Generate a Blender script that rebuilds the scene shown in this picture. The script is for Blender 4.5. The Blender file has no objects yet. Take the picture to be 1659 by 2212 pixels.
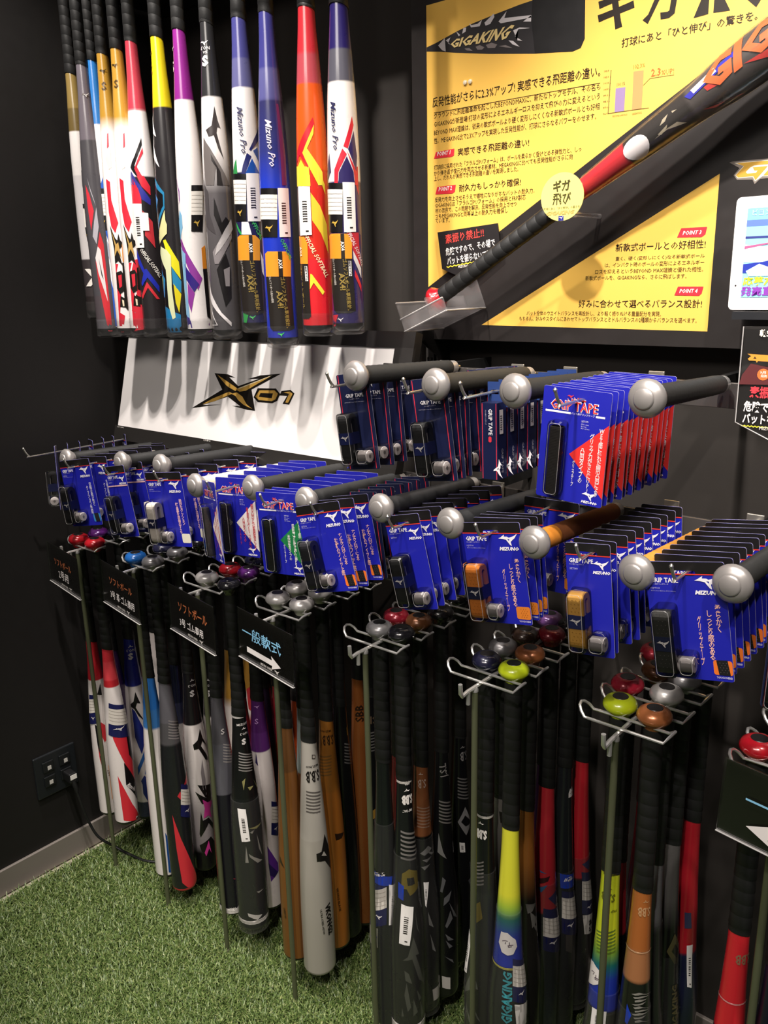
import bpy, bmesh, math, random
import numpy as np
from mathutils import Vector, Matrix
from mathutils.geometry import tessellate_polygon
random.seed(7)
rng = np.random.default_rng(3)
SC = bpy.context.scene
COL = SC.collection

# ------------------------------------------------------------------ camera
CX, CY, FPX = 829.5, 1106.0, 1817.1
YAW, PITCH, ROLL = math.radians(-40.689), math.radians(15.268), math.radians(1.2908)
CAM = np.array([1.96, -1.43, 1.5])
_f = np.array([math.sin(YAW)*math.cos(PITCH), math.cos(YAW)*math.cos(PITCH), -math.sin(PITCH)])
_r = np.array([math.cos(YAW), -math.sin(YAW), 0.0])
_d = np.cross(_f, _r)
_r2 = _r*math.cos(ROLL)+_d*math.sin(ROLL)
_d2 = -_r*math.sin(ROLL)+_d*math.cos(ROLL)
RR = np.array([_r2, _d2, _f])
cd = bpy.data.cameras.new('camera')
cam = bpy.data.objects.new('camera', cd)
COL.objects.link(cam)
cd.sensor_fit = 'HORIZONTAL'
cd.sensor_width = 36.0
cd.lens = 36.0*FPX/1659.0
cd.clip_start = 0.02
M = Matrix.Identity(4)
for i in range(3):
    M[i][0] = _r2[i]; M[i][1] = -_d2[i]; M[i][2] = -_f[i]; M[i][3] = CAM[i]
cam.matrix_world = M
SC.camera = cam

# ------------------------------------------------------------------ light and exposure
SC.view_settings.view_transform = 'Standard'
SC.view_settings.look = 'None'
SC.view_settings.gamma = 1.0
SC.view_settings.use_curve_mapping = False
SC.view_settings.exposure = 0.55
try:
    SC.cycles.use_denoising = True
    SC.cycles.max_bounces = 6
    SC.cycles.transparent_max_bounces = 16
    SC.cycles.caustics_reflective = False
    SC.cycles.caustics_refractive = False
    SC.cycles.sample_clamp_indirect = 4.0
except Exception:
    pass
w = bpy.data.worlds.new('shop_ambient'); SC.world = w; w.use_nodes = True
w.node_tree.nodes['Background'].inputs[0].default_value = (1.0, 0.93, 0.86, 1)
w.node_tree.nodes['Background'].inputs[1].default_value = 0.10
def spot(name, loc, aim, power, size=75, blend=.6, rad=.035, col=(1, .925, .86)):
    l = bpy.data.lights.new(name, 'SPOT'); l.energy = power; l.color = col
    l.spot_size = math.radians(size); l.spot_blend = blend; l.shadow_soft_size = rad
    o = bpy.data.objects.new(name, l); COL.objects.link(o); o.location = loc
    o.rotation_euler = (Vector(aim)-Vector(loc)).to_track_quat('-Z', 'Y').to_euler()
    return o
spot('ceiling_spot', (0.30, -0.86, 2.85), (0.32, -.30, 1.45), 80, 56, rad=.02)
spot('ceiling_spot', (0.85, -0.88, 2.85), (0.66, -.30, 1.40), 84, 52, rad=.02)
spot('ceiling_spot', (1.50, -1.38, 2.85), (1.44, -.06, 1.44), 140, 36, .95, rad=.03)
spot('ceiling_spot', (1.45, -1.02, 2.85), (1.35, -.35, 1.15), 56, 60)
spot('ceiling_spot', (2.35, -1.10, 2.85), (1.62, -.25, 1.20), 74, 60)
spot('ceiling_spot', (0.75, -1.75, 2.85), (0.75, -.90, 0.0), 48, 46, .8)
spot('ceiling_spot', (2.00, -2.10, 2.85), (1.40, -.50, 0.20), 80, 44, .7)
def area(name, loc, aim, power, sx, sy, col=(1, .92, .84)):
    l = bpy.data.lights.new(name, 'AREA'); l.energy = power; l.color = col
    l.shape = 'RECTANGLE'; l.size = sx; l.size_y = sy
    o = bpy.data.objects.new(name, l); COL.objects.link(o); o.location = loc
    o.rotation_euler = (Vector(aim)-Vector(loc)).to_track_quat('-Z', 'Y').to_euler()
    return o
area('front_fill_light', (1.4, -2.5, 2.9), (1.0, -.8, .3), 22, 1.2, .6)  # soft front fill added to brighten the lower bats, not a fixture

# ------------------------------------------------------------------ pixel <-> place
def ray(px, py):
    return RR.T @ np.array([(px-CX)/FPX, (py-CY)/FPX, 1.0])
def at_y(px, py, Y):
    d = ray(px, py); return CAM+d*((Y-CAM[1])/d[1])
def at_z(px, py, Z):
    d = ray(px, py); return CAM+d*((Z-CAM[2])/d[2])
def at_x(px, py, X):
    d = ray(px, py); return CAM+d*((X-CAM[0])/d[0])
def proj(p):
    q = RR @ (np.array(p, float)-CAM); return q[0]/q[2]*FPX+CX, q[1]/q[2]*FPX+CY, q[2]
def z_row(X, Y, py):                     # height on a vertical axis seen at image row py
    lo, hi = -1.0, 3.0
    for _ in range(40):
        m = (lo+hi)/2
        if proj((X, Y, m))[1] > py: lo = m
        else: hi = m
    return (lo+hi)/2
ZF = {'a': (100, 0, 4.1475), 'b': (450, 0, 4.1475), 'c': (150, 380, 4.74), 'd': (450, 360, 4.1475), 'e': (880, 0, 3.95), 'f': (1260, 0, 4.158),
      'g': (880, 380, 3.95), 'h': (1240, 380, 3.959), 'i': (230, 700, 3.318), 'j': (30, 1560, 4.1475), 'k': (180, 1340, 5.53), 'l': (330, 1440, 4.1475),
      'm': (400, 1760, 4.1475), 'n': (680, 1440, 4.1475), 'o': (700, 1800, 4.1475), 'p': (1000, 1480, 4.74), 'q': (1000, 1800, 4.1475), 'r': (1280, 1560, 4.377),
      's': (1280, 1840, 4.377), 't': (1500, 300, 10.06), 'u': (1540, 680, 7.9)}
def Z(k, pts):
    ox, oy, s = ZF[k]; return [(ox+x/s, oy+y/s) for x, y in pts]

# ------------------------------------------------------------------ materials
def lin(h):
    if isinstance(h, str):
        h = h.lstrip('#'); c = [int(h[i:i+2], 16)/255 for i in (0, 2, 4)]
    else: c = h
    return tuple(((x+.055)/1.055)**2.4 if x > .04045 else x/12.92 for x in c)+(1.0,)
MATS = {}
def mat(col, rough=.45, metal=0.0, coat=0.0, emit=0.0, spec=.5, bump=None, name=None):
    key = (col, rough, metal, coat, emit, spec, bump)
    if key in MATS: return MATS[key]
    m = bpy.data.materials.new(name or 'paint_'+str(col).strip('#')); m.use_nodes = True
    b = m.node_tree.nodes['Principled BSDF']; N = m.node_tree.nodes; L = m.node_tree.links
    b.inputs['Base Color'].default_value = lin(col); b.inputs['Roughness'].default_value = rough
    b.inputs['Metallic'].default_value = metal; b.inputs['Coat Weight'].default_value = coat
    b.inputs['Coat Roughness'].default_value = .08
    b.inputs['Specular IOR Level'].default_value = spec
    if emit:
        b.inputs['Emission Color'].default_value = lin(col); b.inputs['Emission Strength'].default_value = emit
    # a little unevenness, so that no surface is perfectly flat in tone
    t = N.new('ShaderNodeTexCoord'); n = N.new('ShaderNodeTexNoise'); n.inputs['Scale'].default_value = 35; n.inputs['Detail'].default_value = 2
    L.new(t.outputs['Object'], n.inputs['Vector'])
    mr = N.new('ShaderNodeMapRange'); mr.inputs[3].default_value = max(.03, rough-.06); mr.inputs[4].default_value = min(1, rough+.08)
    L.new(n.outputs['Fac'], mr.inputs[0]); L.new(mr.outputs[0], b.inputs['Roughness'])
    if bump:
        kind, scale, strength = bump
        if kind == 'noise':
            x = N.new('ShaderNodeTexNoise'); x.inputs['Scale'].default_value = scale; x.inputs['Detail'].default_value = 3; o = x.outputs['Fac']
        else:   # wound tape: slanting bands along the local z axis
            x = N.new('ShaderNodeTexWave'); x.wave_type = 'BANDS'; x.bands_direction = 'Z'; x.wave_profile = 'SAW'
            x.inputs['Scale'].default_value = scale; x.inputs['Distortion'].default_value = 0
            mp = N.new('ShaderNodeMapping'); mp.inputs['Rotation'].default_value = (.35, 0, 0); L.new(t.outputs['Object'], mp.inputs[0])
            L.new(mp.outputs[0], x.inputs['Vector']); o = x.outputs['Fac']
        if kind == 'noise': L.new(t.outputs['Object'], x.inputs['Vector'])
        bp = N.new('ShaderNodeBump'); bp.inputs['Strength'].default_value = strength; bp.inputs['Distance'].default_value = .0008
        L.new(o, bp.inputs['Height']); L.new(bp.outputs[0], b.inputs['Normal'])
    MATS[key] = m
    return m
def clear_mat(name, tint=(1, 1, 1), gloss=.12, rough=.08, fres=.8, body=0.0):
    if name in MATS: return MATS[name]
    m = bpy.data.materials.new(name); m.use_nodes = True; N = m.node_tree.nodes; L = m.node_tree.links
    for n in list(N): N.remove(n)
    out = N.new('ShaderNodeOutputMaterial'); mix = N.new('ShaderNodeMixShader'); tr = N.new('ShaderNodeBsdfTransparent'); gl = N.new('ShaderNodeBsdfGlossy')
    tr.inputs[0].default_value = (*tint, 1); gl.inputs['Roughness'].default_value = rough
    fr = N.new('ShaderNodeFresnel'); fr.inputs[0].default_value = 1.45
    mu = N.new('ShaderNodeMath'); mu.operation = 'MULTIPLY_ADD'; mu.inputs[1].default_value = fres; mu.inputs[2].default_value = gloss*.3
    L.new(fr.outputs[0], mu.inputs[0]); L.new(mu.outputs[0], mix.inputs[0]); L.new(tr.outputs[0], mix.inputs[1]); L.new(gl.outputs[0], mix.inputs[2])
    last = mix
    if body:                       # white diffuse share, paints brightness into clear plastic and its edges
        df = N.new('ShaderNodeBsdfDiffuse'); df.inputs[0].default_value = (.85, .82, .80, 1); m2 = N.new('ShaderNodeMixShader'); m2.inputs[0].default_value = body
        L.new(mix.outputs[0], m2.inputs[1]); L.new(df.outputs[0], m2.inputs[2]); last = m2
    L.new(last.outputs[0], out.inputs[0]); MATS[name] = m
    return m
CLEAR = clear_mat('clear_blister', (1, 1, 1), .10, .12, .8)
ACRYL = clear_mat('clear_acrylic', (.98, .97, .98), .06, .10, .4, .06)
ACRYS = clear_mat('thin_acrylic', (1, 1, 1), .12, .10, .6)
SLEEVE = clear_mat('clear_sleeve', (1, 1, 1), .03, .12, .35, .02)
CHROME = mat('#d8d6d2', .2, 1.0, name='chrome')
SILVER = mat('#aca7a4', .36, .55, name='silver_paint')
STEEL = mat('#6e6f66', .3, .9, name='brushed_steel')
BLACK = mat('#141414', .5, name='black_plastic')

def ramp_mat(name, stops, zlen, rough=.28, coat=.5):
    """bat paint: colour bands along the bat, stops = [(distance below the knob top, colour)], soft where two stops differ"""
    m = bpy.data.materials.new(name); m.use_nodes = True; N = m.node_tree.nodes; L = m.node_tree.links
    b = N['Principled BSDF']; b.inputs['Roughness'].default_value = rough; b.inputs['Coat Weight'].default_value = coat; b.inputs['Coat Roughness'].default_value = .1
    t = N.new('ShaderNodeTexCoord'); s = N.new('ShaderNodeSeparateXYZ'); L.new(t.outputs['Object'], s.inputs[0])
    mr = N.new('ShaderNodeMapRange'); mr.inputs[1].default_value = 0; mr.inputs[2].default_value = -zlen; L.new(s.outputs['Z'], mr.inputs[0])
    cr = N.new('ShaderNodeValToRGB'); L.new(mr.outputs[0], cr.inputs[0]); el = cr.color_ramp.elements
    pts = [(min(1, max(0, v/zlen)), c) for v, c in stops]
    el[0].position = pts[0][0]; el[0].color = lin(pts[0][1])
    if len(pts) == 1: el.remove(el[1])
    else:
        el[1].position = pts[1][0]; el[1].color = lin(pts[1][1])
        for p, c in pts[2:]:
            e = el.new(p); e.color = lin(c)
    L.new(cr.outputs[0], b.inputs['Base Color'])
    n = N.new('ShaderNodeTexNoise'); n.inputs['Scale'].default_value = 40; L.new(t.outputs['Object'], n.inputs['Vector'])
    m2 = N.new('ShaderNodeMapRange'); m2.inputs[3].default_value = rough-.06; m2.inputs[4].default_value = rough+.08
    L.new(n.outputs['Fac'], m2.inputs[0]); L.new(m2.outputs[0], b.inputs['Roughness'])
    return m

# ------------------------------------------------------------------ building blocks
class MB:
    def __init__(s): s.v = []; s.f = []; s.sm = []
    def add(s, v, f, smooth=False):
        o = len(s.v); s.v += [tuple(map(float, p)) for p in v]; s.f += [tuple(i+o for i in q) for q in f]; s.sm += [smooth]*len(f); return s
    def box(s, x0, x1, y0, y1, z0, z1):
        v = [(x, y, z) for z in (z0, z1) for y in (y0, y1) for x in (x0, x1)]
        return s.add(v, [(0, 2, 3, 1), (4, 5, 7, 6), (0, 1, 5, 4), (2, 6, 7, 3), (0, 4, 6, 2), (1, 3, 7, 5)])
    def tube(s, pts, r, n=8, closed=False):
        P = [Vector(p) for p in pts]; rings = []; up = Vector((0, 0, 1)); prev = None
        for i, p in enumerate(P):
            a = P[(i-1) % len(P)] if (closed or i > 0) else p; b = P[(i+1) % len(P)] if (closed or i < len(P)-1) else p
            t = (b-a).normalized()
            if prev is None:
                u = t.cross(up); u = t.cross(Vector((1, 0, 0))) if u.length < .1 else u; u.normalize()
            else: u = (prev-t*prev.dot(t)).normalized()
            prev = u; w_ = t.cross(u); rr = r[i] if isinstance(r, (list, tuple)) else r
            rings.append([p+(u*math.cos(2*math.pi*k/n)+w_*math.sin(2*math.pi*k/n))*rr for k in range(n)])
        v = [q for R_ in rings for q in R_]; f = []; m = len(rings)
        for i in range(m if closed else m-1):
            j = (i+1) % m
            for k in range(n): f.append((i*n+k, i*n+(k+1) % n, j*n+(k+1) % n, j*n+k))
        if not closed: f += [tuple(reversed(range(n))), tuple((m-1)*n+k for k in range(n))]
        return s.add(v, f, True)
    def lathe(s, prof, n=20, axis='z', off=(0, 0, 0), skew=0.0):
        """prof = [(distance along axis, radius)]; axis z runs downward, y runs backward, x to the side"""
        v = []; f = []
        for d, r in prof:
            for k in range(n):
                a = 2*math.pi*k/n; c, e = r*math.cos(a), r*math.sin(a)
                d_ = d+skew*math.sin(a); q = (c, e, -d_) if axis == 'z' else ((c, d_, e) if axis == 'y' else (d_, c, e))
                v.append((q[0]+off[0], q[1]+off[1], q[2]+off[2]))
        for i in range(len(prof)-1):
            for k in range(n): f.append((i*n+k, i*n+(k+1) % n, (i+1)*n+(k+1) % n, (i+1)*n+k))
        f += [tuple(range(n)), tuple(reversed([(len(prof)-1)*n+k for k in range(n)]))]
        return s.add(v, f, True)
    def flat(s, poly, y0, y1, holes=()):
        """outline in x,z extruded from y0 (front) to y1 (back)"""
        loops = [list(poly)]+[list(h) for h in holes]; allp = [p for l in loops for p in l]; n = len(allp)
        tr = tessellate_polygon([[Vector((p[0], p[1], 0)) for p in l] for l in loops])
        v = [(p[0], y0, p[1]) for p in allp]+[(p[0], y1, p[1]) for p in allp]
        f = [tuple(t) for t in tr]+[tuple(reversed([i+n for i in t])) for t in tr]; o = 0
        for l in loops:
            for i in range(len(l)): j = (i+1) % len(l); f.append((o+i, o+j, o+j+n, o+i+n))
            o += len(l)
        return s.add(v, f)
    def mesh(s, name):
        me = bpy.data.meshes.new(name); me.from_pydata(s.v, [], s.f)
        me.polygons.foreach_set('use_smooth', s.sm)
        bm = bmesh.new(); bm.from_mesh(me); bmesh.ops.recalc_face_normals(bm, faces=bm.faces); bm.to_mesh(me); bm.free()
        if any(s.sm):
            try: me.set_sharp_from_angle(angle=math.radians(40))
            except Exception: pass
        return me
    def build(s, name, m, parent=None):
        me = s.mesh(name); me.materials.append(m); return put(name, me, parent)
def put(name, me, parent=None, m=None):
    o = bpy.data.objects.new(name, me); COL.objects.link(o)
    if m: me.materials.append(m)
    if parent: o.parent = parent
    return o
def tag(o, label, cat, group=None):
    o['label'] = label; o['category'] = cat
    if group: o['group'] = group
    return o
def thing(name, label, cat, loc=(0, 0, 0), group=None, rot=(0, 0, 0)):
    o = bpy.data.objects.new(name, None); COL.objects.link(o); o.location = loc; o.rotation_euler = rot; o.empty_display_size = .02
    return tag(o, label, cat, group)
def struct(o): o['kind'] = 'structure'; return o
def bevel(o, wd, seg=2):
    b = o.modifiers.new('bevel', 'BEVEL'); b.width = wd; b.segments = seg; b.limit_method = 'ANGLE'; return o
def copy_tree(o, parent=None):
    c = o.copy(); COL.objects.link(c); c.parent = parent
    for ch in o.children: copy_tree(ch, c)
    return c

# flat lettering: outlines of glyphs as triangles, cached
TXT = {}
def text2d(s, bold=0.0, shear=0.0, vertical=False):
    key = (s, bold, shear, vertical)
    if key in TXT: return TXT[key]
    body = '\n'.join(c if c not in 'ー—' else '｜' for c in s) if vertical else s
    c = bpy.data.curves.new('t', 'FONT'); c.body = body; c.resolution_u = 1; c.offset = bold; c.shear = shear
    c.align_x = 'CENTER' if vertical else 'LEFT'
    if vertical: c.space_line = .78
    o = bpy.data.objects.new('t', c); COL.objects.link(o)
    dg = bpy.context.evaluated_depsgraph_get(); me = bpy.data.meshes.new_from_object(o.evaluated_get(dg))
    n = len(me.vertices); a = np.empty(n*3); me.vertices.foreach_get('co', a); a = a.reshape(-1, 3)[:, :2].copy()
    f = [tuple(p.vertices) for p in me.polygons]
    bpy.data.objects.remove(o); bpy.data.curves.remove(c); bpy.data.meshes.remove(me)
    if n:
        mn = a.min(0); mx = a.max(0)
    else: mn = np.zeros(2); mx = np.ones(2); a = np.zeros((0, 2))
    a = (a-mn); TXT[key] = (a, f, mx-mn)
    return TXT[key]
BIRD = [(0, .33), (.10, .37), (.33, .52), (.30, .42), (.47, .42), (.55, .37), (.80, .44), (1, .56), (.86, .36), (.68, .22), (.63, .17), (.66, -.02), (.58, .02), (.47, .17), (.40, .27), (.22, .31)]
BIRDHOLE = [(.46, .31), (.57, .30), (.55, .21)]
def bird2d():
    if 'bird' in TXT: return TXT['bird']
    P = BIRD+BIRDHOLE; tr = tessellate_polygon([[Vector((*p, 0)) for p in BIRD], [Vector((*p, 0)) for p in BIRDHOLE]])
    TXT['bird'] = (np.array(P)+np.array([0, .02]), [tuple(t) for t in tr], np.array([1, .6]))
    return TXT['bird']
class Print:
    """flat print on a card lying in the x-z plane, facing -y"""
    def __init__(s, y): s.y = y; s.layers = {}; s.own = []
    def mb(s, col, lay=0): return s.layers.setdefault((col, lay), MB())
    def poly(s, col, pts, lay=0, hole=None, own=None):
        loops = [list(pts)]+([list(hole)] if hole else []); P = [p for l in loops for p in l]
        tr = tessellate_polygon([[Vector((p[0], p[1], 0)) for p in l] for l in loops])
        if own: s.own.append((own, col, MB().add([(p[0], s.y-.00025*(lay+1), p[1]) for p in P], tr)))
        else: s.mb(col, lay).add([(p[0], s.y-.00025*(lay+1), p[1]) for p in P], tr)
        return s
    def rect(s, col, x0, x1, z0, z1, lay=0): return s.poly(col, [(x0, z0), (x1, z0), (x1, z1), (x0, z1)], lay)
    def text(s, col, t, x0, z0, h=None, wd=None, lay=1, bold=.0, shear=0, vertical=False, rot=0, x1z1=None):
        """x0,z0 = lower left corner; h glyph block height, wd its width"""
        a, f, d = t if isinstance(t, tuple) else text2d(t, bold, shear, vertical)
        if len(a) == 0: return s
        sy = h/d[1] if h else wd/d[0]; sx = wd/d[0] if wd else sy
        q = a*np.array([sx, sy]); c, e = math.cos(rot), math.sin(rot)
        X = x0+q[:, 0]*c-q[:, 1]*e; Zz = z0+q[:, 0]*e+q[:, 1]*c
        s.mb(col, lay).add(np.stack([X, np.full(len(X), s.y-.00025*(lay+1)), Zz], 1), f); return s
    def build(s, parent, rough=.5, name='lettering', emit=0, names=None):
        out = []
        bycol = {}
        for (col, lay), mb in s.layers.items(): bycol.setdefault(col, MB()).add(mb.v, mb.f)
        for nm, col, mb in s.own:
            me = bpy.data.meshes.new(nm); me.from_pydata(mb.v, [], mb.f); me.materials.append(mat(col, rough, emit=emit)); put(nm, me, parent)
        for col, mb in bycol.items():
            me = bpy.data.meshes.new(name); me.from_pydata(mb.v, [], mb.f); me.materials.append(mat(col, rough, emit=emit))
            out.append(put((names or {}).get(col, name), me, parent))
        return out

# ------------------------------------------------------------------ the room
WALLM = mat('#2e2a27', .62, spec=.35, bump=('noise', 60, .05), name='charcoal_wall_paint')
WALLL = mat('#1f1d1c', .6, spec=.3, bump=('noise', 60, .05), name='black_wall_paint')
def wbox(name, m, *b):
    return struct(MB().box(*b).build(name, m))
fl = wbox('floor', mat('#b0a795', .8, bump=('noise', 40, .1), name='screed_floor'), -.1, 3.6, -3.6, .1, -.06, -.004)
wl = wbox('wall_left', WALLL, -.1, 0, -3.6, .1, 0, 3.0)
wb = wbox('wall_back', WALLM, 0, 3.6, 0, .1, 0, 3.0)
wbox('ceiling', mat('#8d8780', .8, name='ceiling_paint'), -.1, 3.6, -3.6, .1, 3.0, 3.06)
wbox('wall_right', WALLM, 3.6, 3.7, -3.6, .1, 0, 3.0)
BASE = mat('#8f8780', .42, .25, name='grey_vinyl_skirting')
bl = bevel(wbox('baseboard_left', BASE, 0, .009, -3.5, -.009, 0, .072), .002)
bb = bevel(wbox('baseboard_back', BASE, 0, 3.5, -.009, 0, 0, .072), .002)
bl['label'] = 'grey skirting along the black side wall'
# seams where the dark wall panels meet
for k, x in enumerate((.0, 1.245, 2.45)):
    pass
turf = struct(MB().box(.035, 3.5, -3.4, -.02, -.003, .002).build('floor_turf_backing', mat('#3c5230', .95, name='turf_backing')))
# artificial grass: single blades, far too many to count
def blades(n, x0, x1, y0, y1):
    b = rng.uniform((x0, y0), (x1, y1), (n, 2)); h = rng.uniform(.009, .021, n); a = rng.uniform(0, 2*np.pi, n)
    lean = rng.uniform(.1, 1.25, n)*h; wd = rng.uniform(.0010, .0019, n); la = a+rng.normal(1.57, .5, n)
    ex, ey = np.cos(a)*wd, np.sin(a)*wd; lx, ly = np.cos(la)*lean, np.sin(la)*lean
    z0 = np.full(n, .001)
    v = np.stack([np.stack([b[:, 0]-ex, b[:, 1]-ey, z0], 1), np.stack([b[:, 0]+ex, b[:, 1]+ey, z0], 1),
                  np.stack([b[:, 0]+ex*.8+lx*.45, b[:, 1]+ey*.8+ly*.45, z0+h*.62], 1), np.stack([b[:, 0]-ex*.8+lx*.45, b[:, 1]-ey*.8+ly*.45, z0+h*.62], 1),
                  np.stack([b[:, 0]+lx, b[:, 1]+ly, z0+h*.95], 1)], 1).reshape(-1, 3)
    i = np.arange(n)*5
    f4 = np.stack([i, i+1, i+2, i+3], 1); f3 = np.stack([i+3, i+2, i+4], 1)
    me = bpy.data.meshes.new('artificial_grass'); me.vertices.add(len(v)); me.vertices.foreach_set('co', v.ravel().astype(np.float32))
    loops = np.concatenate([f4.ravel(), f3.ravel()]); st = np.concatenate([np.arange(n)*4, 4*n+np.arange(n)*3])
    me.loops.add(len(loops)); me.loops.foreach_set('vertex_index', loops.astype(np.int32))
    me.polygons.add(2*n); me.polygons.foreach_set('loop_start', st.astype(np.int32))
    me.update(calc_edges=True); me.validate()
    return me
gm = bpy.data.materials.new('artificial_grass_fibre'); gm.use_nodes = True
N = gm.node_tree.nodes; L = gm.node_tree.links; b = N['Principled BSDF']; b.inputs['Roughness'].default_value = .45
b.inputs['Specular IOR Level'].default_value = .6
t = N.new('ShaderNodeTexCoord'); n1 = N.new('ShaderNodeTexNoise'); n1.inputs['Scale'].default_value = 170; n1.inputs['Detail'].default_value = 2
L.new(t.outputs['Object'], n1.inputs['Vector']); cr = N.new('ShaderNodeValToRGB'); L.new(n1.outputs['Fac'], cr.inputs[0])
cr.color_ramp.elements[0].position = .32; cr.color_ramp.elements[0].color = lin('#42582a'); cr.color_ramp.elements[1].position = .72; cr.color_ramp.elements[1].color = lin('#a4aa72')
e = cr.color_ramp.elements.new(.52); e.color = lin('#677e40'); L.new(cr.outputs[0], b.inputs['Base Color'])
g = put('artificial_grass', blades(330000, .035, 1.75, -1.05, -.03), None, gm)
g['kind'] = 'stuff'; g['label'] = 'short green artificial grass covering the shop floor'; g['category'] = 'grass'

# power outlet on the side wall with a plug and its cable
ot = thing('power_outlet', 'black double power outlet plate low on the black side wall', 'outlet', (0, -.51, .272))
bevel(MB().box(0, .008, -.058, .058, -.06, .06).build('cover_plate', mat('#1d2023', .35), ot), .003)
for y in (-.022, .024):
    for z in (.026, -.016):
        s = bevel(MB().box(.008, .0125, y-.015, y+.015, z-.015, z+.015).build('socket', mat('#17191b', .4), ot), .002)
        if not (y > 0 and z < 0):
            MB().box(.0125, .0131, y-.003, y+.007, z-.009, z+.002).build('contact_shutter', mat('#cfccc6', .3), s)
pg = thing('power_plug', 'black plug with a white label in the outlet, its cord falling to the turf', 'plug', (.0127, -.486, .256))
bevel(MB().box(0, .034, -.011, .011, -.016, .012).build('plug_body', mat('#1b1b1c', .35), pg), .004)
MB().box(.0342, .0350, -.009, .009, -.004, .009).build('plug_label', mat('#efece6', .4), pg)
MB().tube([(.028, 0, -.012), (.034, .002, -.03), (.036, .003, -.045)], [.007, .006, .0045], 10).build('strain_relief', BLACK, pg)
cb = [(.036, .003, -.045), (.04, .01, -.09), (.045, .02, -.14), (.06, .035, -.19), (.085, .07, -.232), (.13, .08, -.238), (.20, .10, -.239), (.27, .17, -.239), (.31, .26, -.239), (.30, .38, -.239)]
def smooth(P, k=6):
    P = [Vector(p) for p in P]; out = []
    for i in range(len(P)-1):
        p0, p1, p2, p3 = P[max(0, i-1)], P[i], P[i+1], P[min(len(P)-1, i+2)]
        for j in range(k):
            u = j/k; out.append(.5*((2*p1)+(p2-p0)*u+(2*p0-5*p1+4*p2-p3)*u*u+(3*p1-p0-3*p2+p3)*u**3))
    return out+[P[-1]]
MB().tube(smooth(cb), .0036, 8).build('cord', mat('#161616', .5), pg)

# ------------------------------------------------------------------ the white logo board under the hanging bats
TL = at_y(280, 728, -.205); TRr = at_y(855, 755, -.205)
xl, xr = .075, float(TRr[0]); zt, zb, yt, yb = 1.382, 1.166, -.205, -.262
tilt = math.atan2(yt-yb, zt-zb); H = math.hypot(zt-zb, yt-yb)
board = thing('logo_board', 'white sloping board with a gold and black X01 logo below the hanging bats', 'sign', ((xl+xr)/2, yb, zb), rot=(-tilt, 0, 0))
W2 = (xr-xl)/2
MB().box(-W2-.006, W2+.045, .003, .018, -.035, H+.03).build('backing_panel', mat('#1c1a19', .4), board)
MB().box(-W2, W2, 0, .003, 0, H).build('white_face', mat('#e6e2e0', .38, name='white_print_film'), board)
MB().box(-W2-.006, W2+.045, -.004, .003, -.035, 0).build('lower_frame', mat('#23211f', .4), board)
MB().box(-W2-.006, W2+.045, -.003, .003, H, H+.03).build('upper_frame', mat('#1e1c1b', .4), board)
MB().box(W2, W2+.045, -.003, .003, 0, H).build('side_frame', mat('#262423', .4), board)
def bd(px, py):                       # photo pixel -> place on the board's face
    d = ray(px, py); o = np.array(board.location); nrm = np.array([0, -math.cos(tilt), math.sin(tilt)])
    p = CAM+d*(np.dot(o-CAM, nrm)/np.dot(d, nrm)); q = p-o
    return q[0], q[2]*math.cos(tilt)+q[1]*math.sin(tilt)*1.0
def bdp(k, pts): return [bd(*p) for p in Z(k, pts)]
pr = Print(0)
pr.poly('#17130f', bdp('i', [(775, 352), (870, 360), (925, 384), (880, 380), (945, 445), (1095, 392), (1010, 395), (1105, 368), (1252, 356), (1040, 470), (1065, 622), (1010, 615), (900, 585), (960, 590), (870, 520), (690, 580), (825, 577), (740, 585), (610, 603), (830, 470)]))
for q in ([(795, 362), (850, 400), (945, 465), (925, 480), (880, 455), (860, 440), (830, 405)], [(1180, 375), (1010, 440), (930, 470), (955, 485), (1000, 478), (1090, 425)],
          [(690, 575), (760, 535), (880, 485), (905, 498), (830, 530), (780, 552)], [(895, 500), (935, 490), (975, 520), (1005, 575), (1045, 608), (985, 580), (945, 545), (925, 515)]):
    pr.poly('#c39a4a', bdp('i', q), 1)
pr.poly('#e8dcb8', bdp('i', [(1175, 372), (1195, 368), (960, 462), (940, 462)]), 2)
pr.poly('#17130f', bdp('i', [(1085, 460), (1215, 462), (1245, 500), (1225, 550), (1190, 568), (1085, 560), (1055, 525)]), 0)
pr.poly('#c39a4a', bdp('i', [(1098, 475), (1205, 475), (1230, 500), (1212, 540), (1185, 553), (1093, 545), (1068, 520)]), 1, hole=bdp('i', [(1105, 495), (1195, 497), (1185, 532), (1092, 522)]))
pr.poly('#17130f', bdp('i', [(1255, 480), (1320, 472), (1348, 498), (1310, 578), (1262, 572), (1295, 515), (1240, 512)]), 0)
pr.poly('#c39a4a', bdp('i', [(1270, 490), (1315, 484), (1335, 500), (1303, 565), (1283, 563), (1310, 500)]), 1)
pr.build(board, .35, 'logo_print')
pr = Print(-.004)
for px, py, s in ((257, 918, 'ジュニアソフトボール'), (443, 947, 'ソフトボール')):
    x, z = bd(px, py); pr.text('#e8e4dc', s, x, z-.006, wd=.026 if px > 300 else .03, bold=.02)
pr.build(board, .5)

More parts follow.
